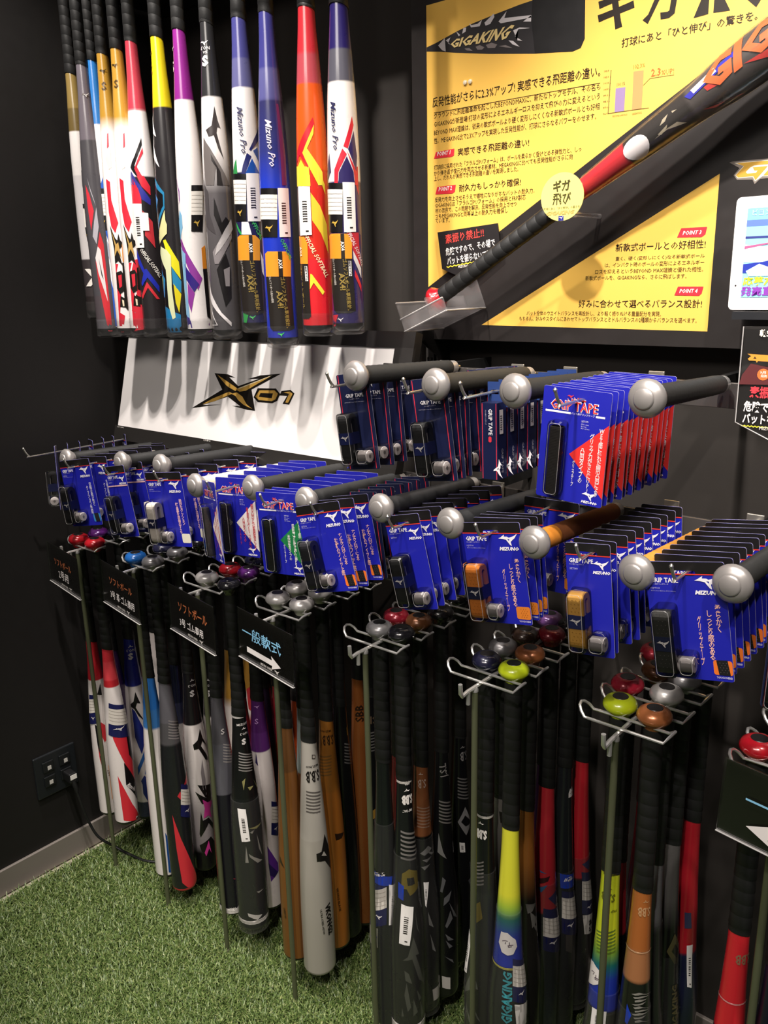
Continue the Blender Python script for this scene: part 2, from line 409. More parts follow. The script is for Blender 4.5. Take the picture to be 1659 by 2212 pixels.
# ------------------------------------------------------------------ poster wall with the display bat
PY = -.055
pb = thing('poster_panel', 'black wall poster panel with yellow fields and Japanese text about a new bat', 'poster', (0, 0, 0))
MB().box(.872, 2.45, PY, -.001, 1.388, 2.35).build('backing_board', mat('#262221', .42, spec=.5, name='poster_black'), pb)
YEL = '#f0bf58'
def pp(pts): return [tuple(at_y(px, py, PY)[[0, 2]]) for px, py in pts]
def pz(k, pts): return pp(Z(k, pts))
pr = Print(PY)
x0 = pp([(921, 12)])[0][0]; ztop = pp([(921, 12)])[0][1]
c1 = pp([(930, 620)])[0]; c2 = pp([(1659, 48)])[0]
sl = (c2[1]-c1[1])/(c2[0]-c1[0])
pr.poly(YEL, [(x0, ztop), (x0, c1[1]), (2.2, c1[1]+sl*(2.2-c1[0])), (2.2, 2.3), (x0+.0, ztop)] if False else [(x0, c1[1]), (1.72, c1[1]+sl*(1.72-c1[0])), (1.72, ztop), (x0, ztop)], own='yellow_field')
pr.poly(YEL, pp([(1040, 702), (1528, 716), (1555, 375)]), own='yellow_field')
BRN = '#24180c'
def pline(s, a, b, hpx, col=BRN, bold=.0, lay=2, shear=0):
    p = pp([a])[0]; q = pp([b])[0]; hh = abs(pp([(a[0], a[1]-hpx)])[0][1]-p[1])
    pr.text(col, s, p[0], (p[1]+q[1])/2, h=hh, wd=q[0]-p[0], lay=lay, bold=bold, shear=shear)
pline('反発性能がさらに2.3%アップ! 実感できる飛距離の違い。', (935, 231), (1297, 168), 22, bold=.008)
a_, b_ = pp([(938, 237)])[0], pp([(1297, 180)])[0]; pr.rect(BRN, a_[0], b_[0], b_[1], b_[1]+.0008, 2)
for s, a, b in (('グラウンドに飛距離革命を起こしたBEYONDMAXに、新たなトップモデル、その名も', (938, 252), (1297, 200)), ('GIGAKINGが新登場!打球の変形によるエネルギーロスを抑えて飛びの力に変えるという', (938, 270), (1296, 221)),
                ('BEYOND MAX理論は、従来の軟式ボールより硬く変形しにくくなる新軟式ボールとも好相', (938, 288), (1295, 243)), ('性。MEGAKING比で2.3%アップを実現した反発性能が、打球にさらなるパワーをのせます。', (938, 306), (1288, 264))):
    pline(s, a, b, 13)
pline('実感できる飛距離の違い!', (989, 335), (1143, 319), 17, bold=.006)
for s, a, b in (('打球部に採用された「フラルゴPUフォーム」は、ボールを柔らかく受けとめる弾性力と、しっ', (938, 363), (1256, 333)), ('かり弾き返す復元力を両立させる新素材。MEGAKINGに比べても反発性能がさらに向', (938, 376), (1237, 349)),
                ('上し、だれもが実感できる飛距離の違いを実現しました。', (938, 389), (1120, 373)), ('反発力を向上させるうえで犠牲になりがちなバットの耐久力。', (940, 435), (1155, 420)),
                ('GIGAKINGは「フラルゴPUフォーム」の採用とFRP製芯', (940, 447), (1136, 434)), ('材の改良で、この問題を解決。反発性能を向上させつ', (941, 459), (1117, 448)),
                ('つもMEGAKINGと同等以上の耐久力を確保し', (941, 471), (1097, 462)), ('ています。', (941, 483), (972, 480))):
    pline(s, a, b, 11)
pline('耐久力もしっかり確保!', (992, 415), (1125, 401), 16, bold=.006)
pline('新軟式ボールとの好相性!', (1330, 543), (1524, 538), 18, bold=.004)
for s, a, b in (('重く、硬く(変形しにくく)なる新軟式ボール', (1330, 563), (1522, 560)), ('は、インパクト時のボールの変形によるエネルギー', (1307, 576), (1521, 574)), ('ロスを抑えるというBEYOND MAX理論と優れた相性。', (1286, 590), (1519, 589)),
                ('新軟式ボールを、GIGAKINGなら、さらに飛ばします。', (1265, 604), (1483, 604)), ('バット全体のウエイトバランスを再設計し、より軽く振りぬける重量配分を実現。', (1138, 680), (1428, 685)),
                ('もちろん、好みやスタイルにあわせてトップバランスとミドルバランスの2種類からバランスを選べます。', (1122, 692), (1505, 699))):
    pline(s, a, b, 10, '#43351a')
pline('好みに合わせて選べるバランス設計!', (1250, 664), (1516, 666), 17, bold=.004)
for q, ta, tb, s in ([[(938, 343), (942, 329), (982, 321), (981, 336), (975, 339)], (945, 338), (974, 333), 'POINT 1'], [[(941, 420), (945, 404), (985, 399), (983, 414), (978, 418)], (948, 414), (977, 410), 'POINT 2'],
                     [[(1463, 513), (1472, 493), (1528, 490), (1524, 506), (1516, 512)], (1475, 508), (1516, 506), 'POINT 3'], [[(1457, 638), (1465, 619), (1520, 619), (1516, 634), (1510, 639)], (1468, 633), (1507, 633), 'POINT 4']):
    pr.poly('#d8303c', pp(q), 2, own='point_badge'); pline(s, ta, tb, 9, '#f6efe6', .02, 3, .2)
pline('ギ', (1290, 72), (1376, 54), 100, '#1f160e', .035); pline('ガ', (1388, 52), (1475, 38), 96, '#1f160e', .03); pline('飛', (1490, 40), (1590, 22), 96, '#1f160e', .018); pline('び', (1602, 22), (1690, 4), 92, '#1f160e', .03)
pline('打球にあと「ひと伸び」の驚きを。', (1343, 97), (1636, 51), 20, bold=.008)
# bar chart
pr.poly('#8f78a0', pz('f', [(293, 795), (381, 782), (368, 1000), (283, 1008)]), 2, own='chart_bar')
pr.poly('#e08e58', pz('f', [(453, 643), (545, 632), (525, 978), (438, 990)]), 2, own='chart_bar')
for q in ([(248, 628), (254, 628), (228, 1020), (221, 1020)], [(221, 1017), (590, 966), (590, 971), (221, 1023)], [(540, 765), (600, 703), (818, 670), (818, 673), (602, 707), (541, 769)]):
    pr.poly('#6a5530', pz('f', q), 2)
for k, s in enumerate(('103.0', '102.0', '101.0', '100.0', '99.0', '98.0', '97.0', '96.0')):
    yy = 645+k*55; pline(s, Z('f', [(188-k*1.5, yy+4)])[0], Z('f', [(233-k*2, yy)])[0], 4.5, '#6a5530', .01)
    pr.poly('#6a5530', pz('f', [(246-k*3.3, yy-8), (256-k*3.3, yy-10), (256-k*3.3, yy-7), (246-k*3.3, yy-5)]), 2)
pline('100.0%', Z('f', [(303, 775)])[0], Z('f', [(376, 768)])[0], 8, '#7a6240', .0); pline('102.3%', Z('f', [(450, 618)])[0], Z('f', [(555, 606)])[0], 9, '#d8762e', .0)
pline('2.3', Z('f', [(610, 690)])[0], Z('f', [(695, 680)])[0], 17, '#e0602a', .02); pline('%UP!', Z('f', [(702, 676)])[0], Z('f', [(815, 660)])[0], 11, '#e0602a', .0)
pline('現行MEGAKING', Z('f', [(262, 1055)])[0], Z('f', [(395, 1040)])[0], 5, '#6a5530'); pline('GIGAKING', Z('f', [(438, 1035)])[0], Z('f', [(525, 1022)])[0], 5, '#6a5530')
# printed picture of a black bat barrel
pr.poly('#2c2a2c', pz('e', [(166, 405), (240, 370), (330, 320), (420, 270), (560, 200), (760, 118), (960, 40), (1080, 0), (1090, -150), (1520, -150), (1515, 330), (1480, 410), (1410, 440), (1090, 458), (700, 460), (400, 450), (280, 442), (166, 440)]), 1)
pr.poly('#1b1a1b', pz('e', [(1075, -150), (1520, -150), (1515, 330), (1480, 410), (1410, 440), (1090, 456), (1060, 190)]), 2)
for q in ([(265, 390), (322, 325), (330, 440), (300, 430)], [(660, 195), (740, 115), (745, 145), (710, 205), (670, 220)], [(780, 185), (850, 95), (830, 155), (1055, 130), (1060, 150), (800, 200)], [(905, 260), (960, 235), (1050, 240), (950, 250), (920, 310), (985, 350), (940, 345)], [(990, 185), (1060, 130), (1058, 185)],
          [(530, 200), (545, 235), (620, 225), (640, 170), (600, 205), (550, 215)], [(480, 240), (505, 235), (500, 270), (470, 290)], [(330, 345), (370, 320), (350, 370), (375, 385)], [(420, 270), (440, 310), (455, 300)], [(865, 345), (905, 350), (960, 400), (900, 380)]):
    pr.poly('#c9c4c6', pz('e', q), 3)
for q in ([(672, 385), (720, 365), (770, 380), (750, 410), (690, 412)], [(585, 400), (620, 385), (660, 405), (640, 425), (600, 425)], [(780, 395), (840, 385), (900, 410), (840, 405)], [(490, 415), (530, 410), (560, 435), (510, 432)]):
    pr.poly('#78706e', pz('e', q), 3)
a_ = pz('e', [(372, 408), (880, 300), (905, 200)])
av, af, ad = text2d('GIGAKING', .035, .25); n_ = av/ad
P0, P1, PT0, PT1 = np.array(pz('e', [(375, 412)])[0]), np.array(pz('e', [(858, 335)])[0]), np.array(pz('e', [(372, 345)])[0]), np.array(pz('e', [(925, 205)])[0])
q = [tuple((P0*(1-u)+P1*u)*(1-v)+(PT0*(1-u)+PT1*u)*v) for u, v in n_]
pr.mb('#e2c98a', 4).add([(x, PY-.0015, z) for x, z in q], af)
# gold logo lettering beside the tablet
pr.poly('#8a8078', pz('t', [(760, 515), (840, 490), (1640, 425), (1640, 850), (1430, 870), (1310, 985), (1265, 885), (930, 890), (855, 790), (985, 635)]), 1)
pr.poly('#f4ecd8', pz('t', [(865, 525), (1640, 455), (1640, 810), (1480, 815), (1320, 925), (1270, 830), (945, 860), (890, 790), (1070, 595)]), 2)
pr.poly('#d6a63e', pz('t', [(930, 530), (1640, 470), (1640, 545), (1300, 575), (1215, 620), (1120, 720), (1150, 755), (1340, 740), (1380, 685), (1310, 690), (1275, 620), (1600, 590), (1330, 900), (1285, 810), (955, 840), (905, 790), (1085, 595)]), 3)
pr.poly('#d6a63e', pz('t', [(1500, 795), (1640, 640), (1640, 790)]), 3)
pr.build(pb, .42, 'poster_print')
# two clear screw heads
for px in (1003, 1014):
    p = at_y(px, 178+(.2*(1003-px)), PY-.004)
    s = MB().lathe([(0, .0015), (.001, .0038), (.004, .0042)], 12, 'y').build('screw_head', mat('#e8dcc0', .2, coat=.6), pb); s.location = p

# handwritten no-swinging notice on the poster
nt = thing('notice_card', 'black notice card with red and white Japanese handwriting behind the display bat grip', 'card', (0, 0, 0))
CYp = -.068
def np_(pts): return [tuple(at_y(px, py, CYp)[[0, 2]]) for px, py in pts]
MB().flat(np_([(945, 502), (1075, 482), (1081, 545), (1012, 606), (955, 581)]), CYp, CYp+.002).build('card', mat('#1d1a1b', .5), nt)
MB().box(.99, 1.03, CYp+.002, PY, 1.53, 1.56).build('adhesive_pad', BLACK, nt)
pr = Print(CYp)
def nline(s, a, b, h, col, bold=.012):
    p, q = np_([a])[0], np_([b])[0]; hh = abs(np_([(a[0], a[1]-h)])[0][1]-p[1])
    rot = math.atan2(q[1]-p[1], q[0]-p[0]); pr.text(col, s, p[0], p[1], h=hh, wd=math.hypot(q[0]-p[0], q[1]-p[1]), bold=bold, rot=rot)
nline('素振り禁止!!', (963, 527), (1046, 512), 20, '#e0463f'); nline('危険ですので、その場で', (964, 553), (1070, 532), 17, '#efe9e4'); nline('バットを振らないで下', (967, 573), (1062, 556), 17, '#efe9e4')
nline('MIZUNO OSAKA', (990, 579), (1032, 575), 6, '#d8d2cc', .02)
zz = [(965+k*4.2, 576-k*.8+(1.2 if k % 2 else -1.2)) for k in range(18)]
pr.poly('#e2cf3c', np_(zz+[(x, y+2.4) for x, y in reversed(zz)]), 1)
pr.build(nt, .5)

# ------------------------------------------------------------------ bats
PROF = {'soft': [(.02, .0115), (.20, .0115), (.26, .0122), (.33, .0152), (.41, .0215), (.48, .0262), (.55, .0290), (.60, .0300), (1, .0300)],
        'giga': [(.02, .0130), (.26, .0132), (.32, .0142), (.40, .0175), (.47, .0215), (.53, .0240), (.56, .0262), (.60, .0315), (.64, .0335), (1, .0335)],
        'wood': [(.02, .0120), (.24, .0125), (.34, .0165), (.44, .0225), (.54, .0275), (.62, .0305), (.70, .0318), (1, .0318)]}
GRIPM = mat('#1e1e1e', .5, spec=.45, bump=('noise', 300, .2), name='black_grip_tape')
GRIPM2 = mat('#232326', .5, spec=.5, bump=('wrap', 7.0, .7), name='dark_grip_tape')
def refine(U, V, f, lim=.006):
    bm = bmesh.new(); vs = [bm.verts.new((u, v, 0)) for u, v in zip(U, V)]
    for q in f:
        try: bm.faces.new([vs[i] for i in q])
        except ValueError: pass
    for _ in range(5):
        E_ = [e for e in bm.edges if abs(e.verts[0].co.x-e.verts[1].co.x) > lim]
        if not E_: break
        bmesh.ops.subdivide_edges(bm, edges=E_, cuts=1); bmesh.ops.triangulate(bm, faces=bm.faces)
    bm.verts.index_update(); bm.verts.ensure_lookup_table()
    out = (np.array([v.co.x for v in bm.verts]), np.array([v.co.y for v in bm.verts]), [tuple(x.index for x in q.verts) for q in bm.faces]); bm.free()
    return out
class Bat:
    def __init__(s, X, Y, ztop, L, kind='soft', rb=None, glen=.25):
        s.X, s.Y, s.zt, s.L, s.glen = X, Y, ztop, L, glen
        c = [(v, r) for v, r in PROF[kind] if v < L-.05]; sc = (rb/PROF[kind][-1][1]) if rb else 1.0
        r1 = PROF[kind][-1][1]
        vs = np.linspace(0, L, 180); rs = np.interp(vs, [p[0] for p in c]+[L], [p[1] for p in c]+[r1])
        k = np.ones(9)/9; rs = np.convolve(np.pad(rs, 4, mode='edge'), k, 'valid')
        big = np.clip((vs-.25)/.3, 0, 1); rs = rs*(1+(sc-1)*big)
        tip = np.clip((vs-(L-.012))/.012, 0, 1); rs = rs*(1-.35*tip**2)
        s.vs, s.rs = vs, rs
        s.prints = {}; s.th0 = math.atan2(CAM[1]-Y, CAM[0]-X)
    def r(s, v): return float(np.interp(v, s.vs, s.rs))
    def row(s, py): return s.zt-z_row(s.X, s.Y, py)
    def hit(s, px, py):
        d = ray(px, py); rr = .03
        ox, oy = CAM[0]-s.X, CAM[1]-s.Y; A = d[0]**2+d[1]**2; B = ox*d[0]+oy*d[1]
        for _ in range(6):
            D = B*B-A*(ox*ox+oy*oy-rr*rr)
            t = (-B-math.sqrt(max(D, 0)))/A
            v = s.zt-(CAM[2]+t*d[2]); rr = s.r(min(max(v, .02), s.L))
        th = math.atan2(oy+t*d[1], ox+t*d[0]); dt = (th-s.th0+math.pi) % (2*math.pi)-math.pi
        return max(-1.5, min(1.5, dt)), min(max(v, .02), s.L-.002)
    def poly_tv(s, col, tv, lay=0):
        K = .025
        bm = bmesh.new(); vs = [bm.verts.new((t*K, v, 0)) for t, v in tv]
        tr = tessellate_polygon([[Vector((t*K, v, 0)) for t, v in tv]])
        for q in tr:
            try: bm.faces.new([vs[i] for i in q])
            except ValueError: pass
        for _ in range(4):
            E_ = [e for e in bm.edges if abs(e.verts[0].co.x-e.verts[1].co.x) > .008 or e.calc_length() > .03]
            if not E_: break
            bmesh.ops.subdivide_edges(bm, edges=E_, cuts=1); bmesh.ops.triangulate(bm, faces=bm.faces)
        bm.verts.index_update()
        V = []
        for q in bm.verts:
            th = s.th0+q.co.x/K; v = q.co.y; r_ = s.r(v)+.0004+.00035*lay
            V.append((r_*math.cos(th), r_*math.sin(th), -v))
        F = [tuple(x.index for x in f.verts) for f in bm.faces]; bm.free()
        xs = [q[0]*K for q in tv]; ys = [q[1] for q in tv]; ar = abs(sum(xs[i-1]*ys[i]-xs[i]*ys[i-1] for i in range(len(xs))))/2
        s.prints.setdefault((col, len(s.prints)) if ar > 2.2e-4 else (col, -1), MB()).add(V, F); return s
    def px(s, col, pts, lay=0):
        return s.poly_tv(col, [s.hit(*p) for p in pts], lay)
    def band(s, col, py0, py1, lay=0, a=1.5):
        v0, v1 = s.row(py0), s.row(py1); n = 10
        return s.poly_tv(col, [(-a+2*a*i/n, v0) for i in range(n+1)]+[(a-2*a*i/n, v1) for i in range(n+1)], lay)
    def text(s, col, t, px, py, hpx, rot=0, bold=.02, shear=0, lay=2, wpx=None):
        th, v = s.hit(px, py); dist = np.linalg.norm(np.array([s.X-CAM[0], s.Y-CAM[1]])); k = dist/FPX*1.02
        a, f, d = t if isinstance(t, tuple) else text2d(t, bold, shear)
        if len(a) == 0: return s
        sy = hpx*k/d[1]; sx = wpx*k/d[0] if wpx else sy
        q = (a-d/2)*np.array([sx, sy]); c, e = math.cos(rot), math.sin(rot); rr = s.r(v)
        U = q[:, 0]*c-q[:, 1]*e; Vv = q[:, 0]*e+q[:, 1]*c
        if hpx > 9 or (wpx or 0) > 20: U, Vv, f = refine(U, Vv, f)
        V = []
        for u, w_ in zip(U, Vv):
            vv = v-w_; r_ = s.r(vv)+.0004+.00035*lay; ang = s.th0+th+u/rr; V.append((r_*math.cos(ang), r_*math.sin(ang), -vv))
        s.prints.setdefault((col, -1), MB()).add(V, f); return s
    def lab(s, k, x0, x1, y0, y1, top='#141214', paper='#e9e4dc'):
        """small spec label: dark field with a white ruled box and a gold mark (corners in zoom frame k)"""
        f_ = lambda q: Z(k, q); s.px(top, f_([(x0, y0), (x1, y0), (x1, y1), (x0, y1)]), 1)
        h = y1-y0; s.px(paper, f_([(x0, y0+.13*h), (x1, y0+.13*h), (x1, y0+.64*h), (x0, y0+.64*h)]), 2)
        for i in range(1, 6):
            yy = y0+(.13+.51*i/6)*h; s.px('#9a938c', f_([(x0+4, yy), (x1-3, yy), (x1-3, yy+3), (x0+4, yy+3)]), 3)
        c = f_([((x0+x1)/2, y0+.82*h)])[0]; s.text('#c9a548', bird2d(), c[0], c[1], .13*h/ZF[k][2], lay=3, wpx=(x1-x0)*.5/ZF[k][2]); return s
    def code(s, k, q, lay=4):
        """white barcode sticker, q = four corners in zoom frame k"""
        P = Z(k, q); s.px('#eeeae6', P, lay); (ax, ay), (bx, by), (cx, cy), (dx, dy) = P
        for i in range(9):
            t0 = .30+.05*i; t1 = t0+(.028 if i % 3 else .018)
            def m(u, v): return ((ax*(1-u)+bx*u)*(1-v)+(dx*(1-u)+cx*u)*v, (ay*(1-u)+by*u)*(1-v)+(dy*(1-u)+cy*u)*v)
            s.px('#2a2624', [m(.3, t0), (m(.68, t0)), m(.68, t1), m(.3, t1)], lay+1)
        s.px('#2a2624', [m(.5, .90), m(.75, .90), m(.75, .93), m(.5, .93)], lay+1); return s
    def fine(s, k, x0, x1, y0, y1, col='#6f6a66', lay=0):
        """block of fine print: thin lines"""
        n = 7
        for i in range(n):
            a = y0+(y1-y0)*i/n; s.px(col, Z(k, [(x0, a), (x1, a), (x1, a+(y1-y0)/n*.45), (x0, a+(y1-y0)/n*.45)]), lay)
        return s
    def build(s, name, label, group, stops, knob='#1c1c1e', grip=None, cap='#181818', sleeve=None, badge=True, knobmat=None, rough=.28, coat=.5, cat='bat'):
        t = thing(name, label, cat, (s.X, s.Y, s.zt), group)
        km = knobmat or mat(knob, .25, .1, .6)
        k = MB().lathe([(0, .0132), (.0010, .0165), (.0045, .0214), (.010, .0243), (.0145, .0245), (.019, .0215), (.024, .0165), (.031, .0135)], 24).build('knob', km, t)
        if badge: MB().lathe([(-.0006, .0108), (.0006, .0118)], 20).build('knob_badge', mat('#1a1819', .3, coat=.4), k)
        gg = [(.027, .0146)]; v = .033
        while v < s.glen-.012:                 # the turns of the wound tape lap over one another
            gg += [(v, s.r(v)+.0010), (v+.0185, s.r(v+.0185)+.0015), (v+.0192, s.r(v+.019)+.0010)]; v += .0195
        gg += [(s.glen, s.r(s.glen)+.0012), (s.glen+.004, s.r(s.glen+.004)+.0006)]
        MB().lathe(gg, 18, skew=.0045).build('grip', grip or GRIPM, t)
        vb = [s.glen]+[v for v in s.vs if s.glen+.002 < v < s.L-.016]+[s.L-.014]
        bm_ = ramp_mat(name+'_paint', stops, s.L, rough, coat)
        body = MB().lathe([(v, s.r(v)) for v in vb[::2]+[vb[-1]]], 24).build('body', bm_, t)
        MB().lathe([(v, s.r(v)*.998) for v in np.linspace(s.L-.0145, s.L, 6)], 24).build('end_cap', mat(cap, .35, coat=.3), t)
        for (col, _i), mb in s.prints.items():
            me = bpy.data.meshes.new('printed_graphic'); me.from_pydata(mb.v, [], mb.f)
            me.polygons.foreach_set('use_smooth', [True]*len(me.polygons))
            me.materials.append(mat(col, .32, coat=.35)); put('printed_graphic', me, body)
        if sleeve:
            pr_ = [(v, s.r(v)+.0016) for v in np.linspace(sleeve, s.L-.012, 12)]+[(s.L+.002, s.r(s.L-.015)+.0016), (s.L+.006, s.r(s.L-.015)-.004)]
            MB().lathe(pr_, 20).build('plastic_sleeve', SLEEVE, t)
        return t

# ---- bats hanging in the top row
UG = 'softball bats hanging in the top row'
def ubat(px, py, Y, rb, g_end, kind='soft'):
    p = at_y(px, py, Y); L_ = .84
    b = Bat(p[0], Y, p[2]+L_, L_, kind, rb*1.03); b.glen = b.row(g_end); return b
UY = -.30
def st(b, *rows): return [(b.row(py) if py > 1 else py, c) for py, c in rows]
def hard(b, seq):                 # [(row, colour)] each colour starts at its row with a crisp edge
    out = []; prev = None
    for py, c in seq:
        v = b.row(py)
        if prev is not None: out.append((v-.0006, prev))
        out.append((v, c)); prev = c
    return out
# 1 tan
b = ubat(211, 683, -.275, .022, 160)
b.px('#6d6a70', Z('c', [(120, -60), (160, 20), (200, 120), (150, 180), (130, 100)])).px('#1b1a1c', Z('c', [(135, 285), (190, 285), (190, 340), (140, 340)]), 1).px('#e9e4dc', Z('c', [(140, 335), (190, 335), (210, 525), (160, 525)]), 1)
b.px('#1b1a1c', Z('c', [(160, 530), (212, 525), (235, 670), (185, 670)]), 1).text('#c9a548', bird2d(), *Z('c', [(205, 610)])[0], 8, lay=3).text('#e9e4dc', 'X', *Z('c', [(262, 1040)])[0], 32, bold=.05, lay=3)
b.build('softball_bat', 'tan-handled softball bat hanging closest to the black side wall', UG, hard(b, [(150, '#8f7844'), (237, '#6e5c34'), (287, '#e4dfdc'), (380, '#cfcaca'), (560, '#3b3536'), (640, '#2a2424')]), sleeve=.805)
# 2 grey
b = ubat(238, 722, -.315, .0265, 141)
b.px('#cf3340', Z('c', [(165, 90), (205, 190), (250, 360), (225, 560), (190, 330)])).px('#a9a6ae', Z('c', [(180, 20), (250, 240), (270, 310), (215, 160)])).px('#a9a6ae', Z('c', [(275, 320), (300, 520), (280, 700), (240, 620), (255, 450)]), 1)
b.px('#c8343c', Z('c', [(310, 570), (350, 700), (440, 1590), (400, 1590), (300, 1100), (270, 880), (290, 720)])).px('#d8d3d3', Z('c', [(290, 720), (320, 760), (360, 1030), (395, 1290), (300, 1000), (268, 840)]), 1).px('#2c282a', Z('c', [(300, 840), (350, 1060), (330, 1020)]), 2)
b.text('#d8d3d3', bird2d(), *Z('a', [(350, 850)])[0], 8, lay=2)
b.build('softball_bat', 'grey-handled softball bat with red and black flame graphics, second from the side wall', UG, hard(b, [(130, '#6f6870'), (305, '#4c4a4e'), (640, '#50484c'), (690, '#5a575c')]), sleeve=.805)
# 3 blue and white
b = ubat(259, 718, -.295, .026, 130)
b.lab('c', 288, 395, 130, 560).px('#2456b4', Z('c', [(310, 120), (345, 0), (360, 0), (358, 135)])).px('#2456b4', Z('c', [(365, 560), (415, 558), (435, 720), (420, 740)])).px('#9aa0b0', Z('c', [(345, 570), (430, 760), (480, 1080), (380, 760)])).px('#2456b4', Z('c', [(425, 1060), (450, 1160), (520, 1500), (520, 1550), (465, 1530)]))
b.build('softball_bat', 'white softball bat with sky-blue handle and a dark spec label', UG, hard(b, [(120, '#2f7cc8'), (273, '#ece8e8')]), sleeve=.805)
# 4, 5 gold and red
for nth, px_, gy, lab_ in ((0, 281, 117, 'gold-handled white and red bat with black 01 lettering'), (1, 310, 105, 'gold-handled white and red bat beside the crimson-handled one')):
    b = ubat(px_, 721, -.30-.01*nth, .0262, gy); dx = 29*nth; o_ = 137*nth
    sh = lambda q: [(x+o_, y-10*nth) for x, y in q]
    b.px('#d02a3a', Z('c', sh([(375, 30), (415, 60), (430, 250), (500, 480), (470, 585), (430, 520), (405, 380)])))
    b.px('#cfc9c6', Z('a', [(530+nth*120, 1420), (575+nth*120, 1330), (585+nth*120, 1500), (560+nth*120, 1520)])).px('#c83444', Z('a', [(545+nth*145, 1200), (555+nth*145, 1190), (560+nth*145, 1310), (545+nth*145, 1330)]))
    b.px('#17130f', Z('c', sh([(415, 500), (470, 640), (490, 660), (500, 590), (520, 660), (560, 700), (500, 760), (545, 920), (500, 870), (470, 900), (460, 760)])), 1)
    b.px('#bf9a54', Z('c', sh([(432, 560), (480, 700), (500, 680), (535, 850), (490, 760), (465, 830), (470, 720)])), 2)
    b.px('#17130f', Z('c', sh([(480, 990), (530, 970), (555, 1010), (560, 1180), (520, 1210), (490, 1150)])), 1).px('#d02a3a', Z('c', sh([(500, 1020), (535, 1010), (540, 1130), (515, 1150)])), 2)
    b.px('#17130f', Z('c', sh([(525, 1230), (585, 1260), (590, 1350), (520, 1340)])), 1).px('#e8d8b8', Z('c', sh([(540, 1265), (560, 1275), (565, 1335), (550, 1335)])), 2)
    b.px('#d02a3a', Z('c', sh([(470, 900), (500, 900), (480, 1000), (530, 1220), (520, 1400), (570, 1430), (560, 1600), (530, 1600), (500, 1300)])))
    if nth: b.px('#d02a3a', Z('c', [(660, 860), (715, 850), (745, 970), (740, 1300), (770, 1420), (770, 1570), (670, 1585), (680, 1400), (640, 1380), (690, 1200), (640, 960)])); b.px('#17130f', Z('c', [(690, 940), (720, 930), (735, 1180), (700, 1160)]), 1); b.px('#17130f', Z('c', [(680, 1215), (745, 1250), (748, 1320), (680, 1300)]), 1)
    else: b.px('#e08a2a', Z('c', [(535, 700), (570, 740), (578, 880), (545, 880)]), 2).px('#17130f', Z('c', [(540, 890), (580, 885), (630, 1330), (600, 1375), (570, 1340)]), 2)
    b.text('#5a4420', bird2d(), *Z('a', [(505+nth*105, 635-nth*50)])[0], 8, lay=2).text('#5a4420', 'S', *Z('a', [(515+nth*110, 770-nth*20)])[0], 14, lay=2)
    v1, v2 = b.row(255), b.row(288)
    b.build('softball_bat', 'hanging '+lab_, UG, [(0, '#b98c34'), (v1, '#b98c34'), (v2, '#efe9e6'), (b.L, '#efe9e6')], sleeve=.805)
# 6 crimson handle
b = ubat(340, 722, UY, .0272, 90)
b.px('#1c1a1d', Z('a', [(850, 1235), (855, 1300), (790, 1480), (830, 1580), (810, 1580), (755, 1500), (790, 1400)])).px('#cf2c3c', Z('a', [(860, 1320), (865, 1370), (810, 1490), (905, 1659), (860, 1659), (790, 1510)]), 1).px('#3a3a86', Z('a', [(760, 1530), (800, 1600), (830, 1659), (740, 1659), (745, 1580)]))
b.px('#cf2c3c', Z('c', [(650, 30), (700, 120), (735, 230), (740, 285), (650, 285), (625, 110)])).px('#2c2f8c', Z('c', [(655, 0), (700, 60), (830, 240), (830, 300), (740, 240)])).px('#cf2c3c', Z('c', [(690, 0), (760, 0), (825, 110), (830, 200), (740, 110)]), 1)
b.px('#1b191c', Z('c', [(735, 240), (830, 300), (850, 470), (740, 400), (735, 300)])).px('#c2343c', Z('c', [(745, 350), (850, 470), (880, 740), (775, 610), (770, 440)]), 1)
b.code('c', [(645, 285), (740, 285), (770, 735), (690, 740)]).px('#f0ece8', Z('c', [(742, 375), (805, 380), (818, 562), (755, 562)]), 4)
b.px('#2430a8', Z('c', [(693, 745), (770, 960), (790, 950), (920, 1130), (922, 1195), (800, 1040), (750, 1130), (740, 1100), (760, 1000), (695, 830)]), 1).px('#d0333c', Z('c', [(795, 1085), (925, 1262), (895, 1262), (805, 1145), (755, 1260), (745, 1230)]), 1)
b.text('#e9e4dc', 'OFFICIAL SOFTBALL', *Z('c', [(835, 890)])[0], 8, rot=-1.0, lay=3, wpx=62, shear=.2)
b.build('softball_bat', 'crimson-handled white and black bat with an upright white barcode sticker', UG, hard(b, [(80, '#b23a4a'), (241, '#ece6e6'), (385, '#2a2628')]), sleeve=.805)
# 7 yellow handle
b = ubat(392, 722, UY, .0275, 79)
b.px('#f0ecec', Z('a', [(935, 1035), (985, 1225), (950, 1195), (930, 1240), (1015, 1500), (960, 1410), (900, 1290), (915, 1240), (900, 1210)])).px('#2c86a8', Z('a', [(905, 1450), (960, 1590), (1000, 1659), (970, 1659)]))
b.text('#4a4212', bird2d(), *Z('a', [(885, 480)])[0], 9, lay=2).text('#4a4212', 'S', *Z('a', [(905, 630)])[0], 18, lay=2)
b.px('#2a7ca8', Z('c', [(825, 0), (870, 0), (970, 170), (975, 330), (890, 560), (845, 470), (850, 250)])).px('#141214', Z('c', [(840, 90), (955, 190), (960, 300), (885, 500), (850, 430)]), 1).px('#2c86c0', Z('c', [(870, 180), (910, 240), (890, 390), (865, 330)]), 2).px('#d8d49a', Z('c', [(975, 350), (985, 460), (1000, 500), (1000, 590), (920, 720), (900, 900), (885, 640), (940, 480)]), 2)
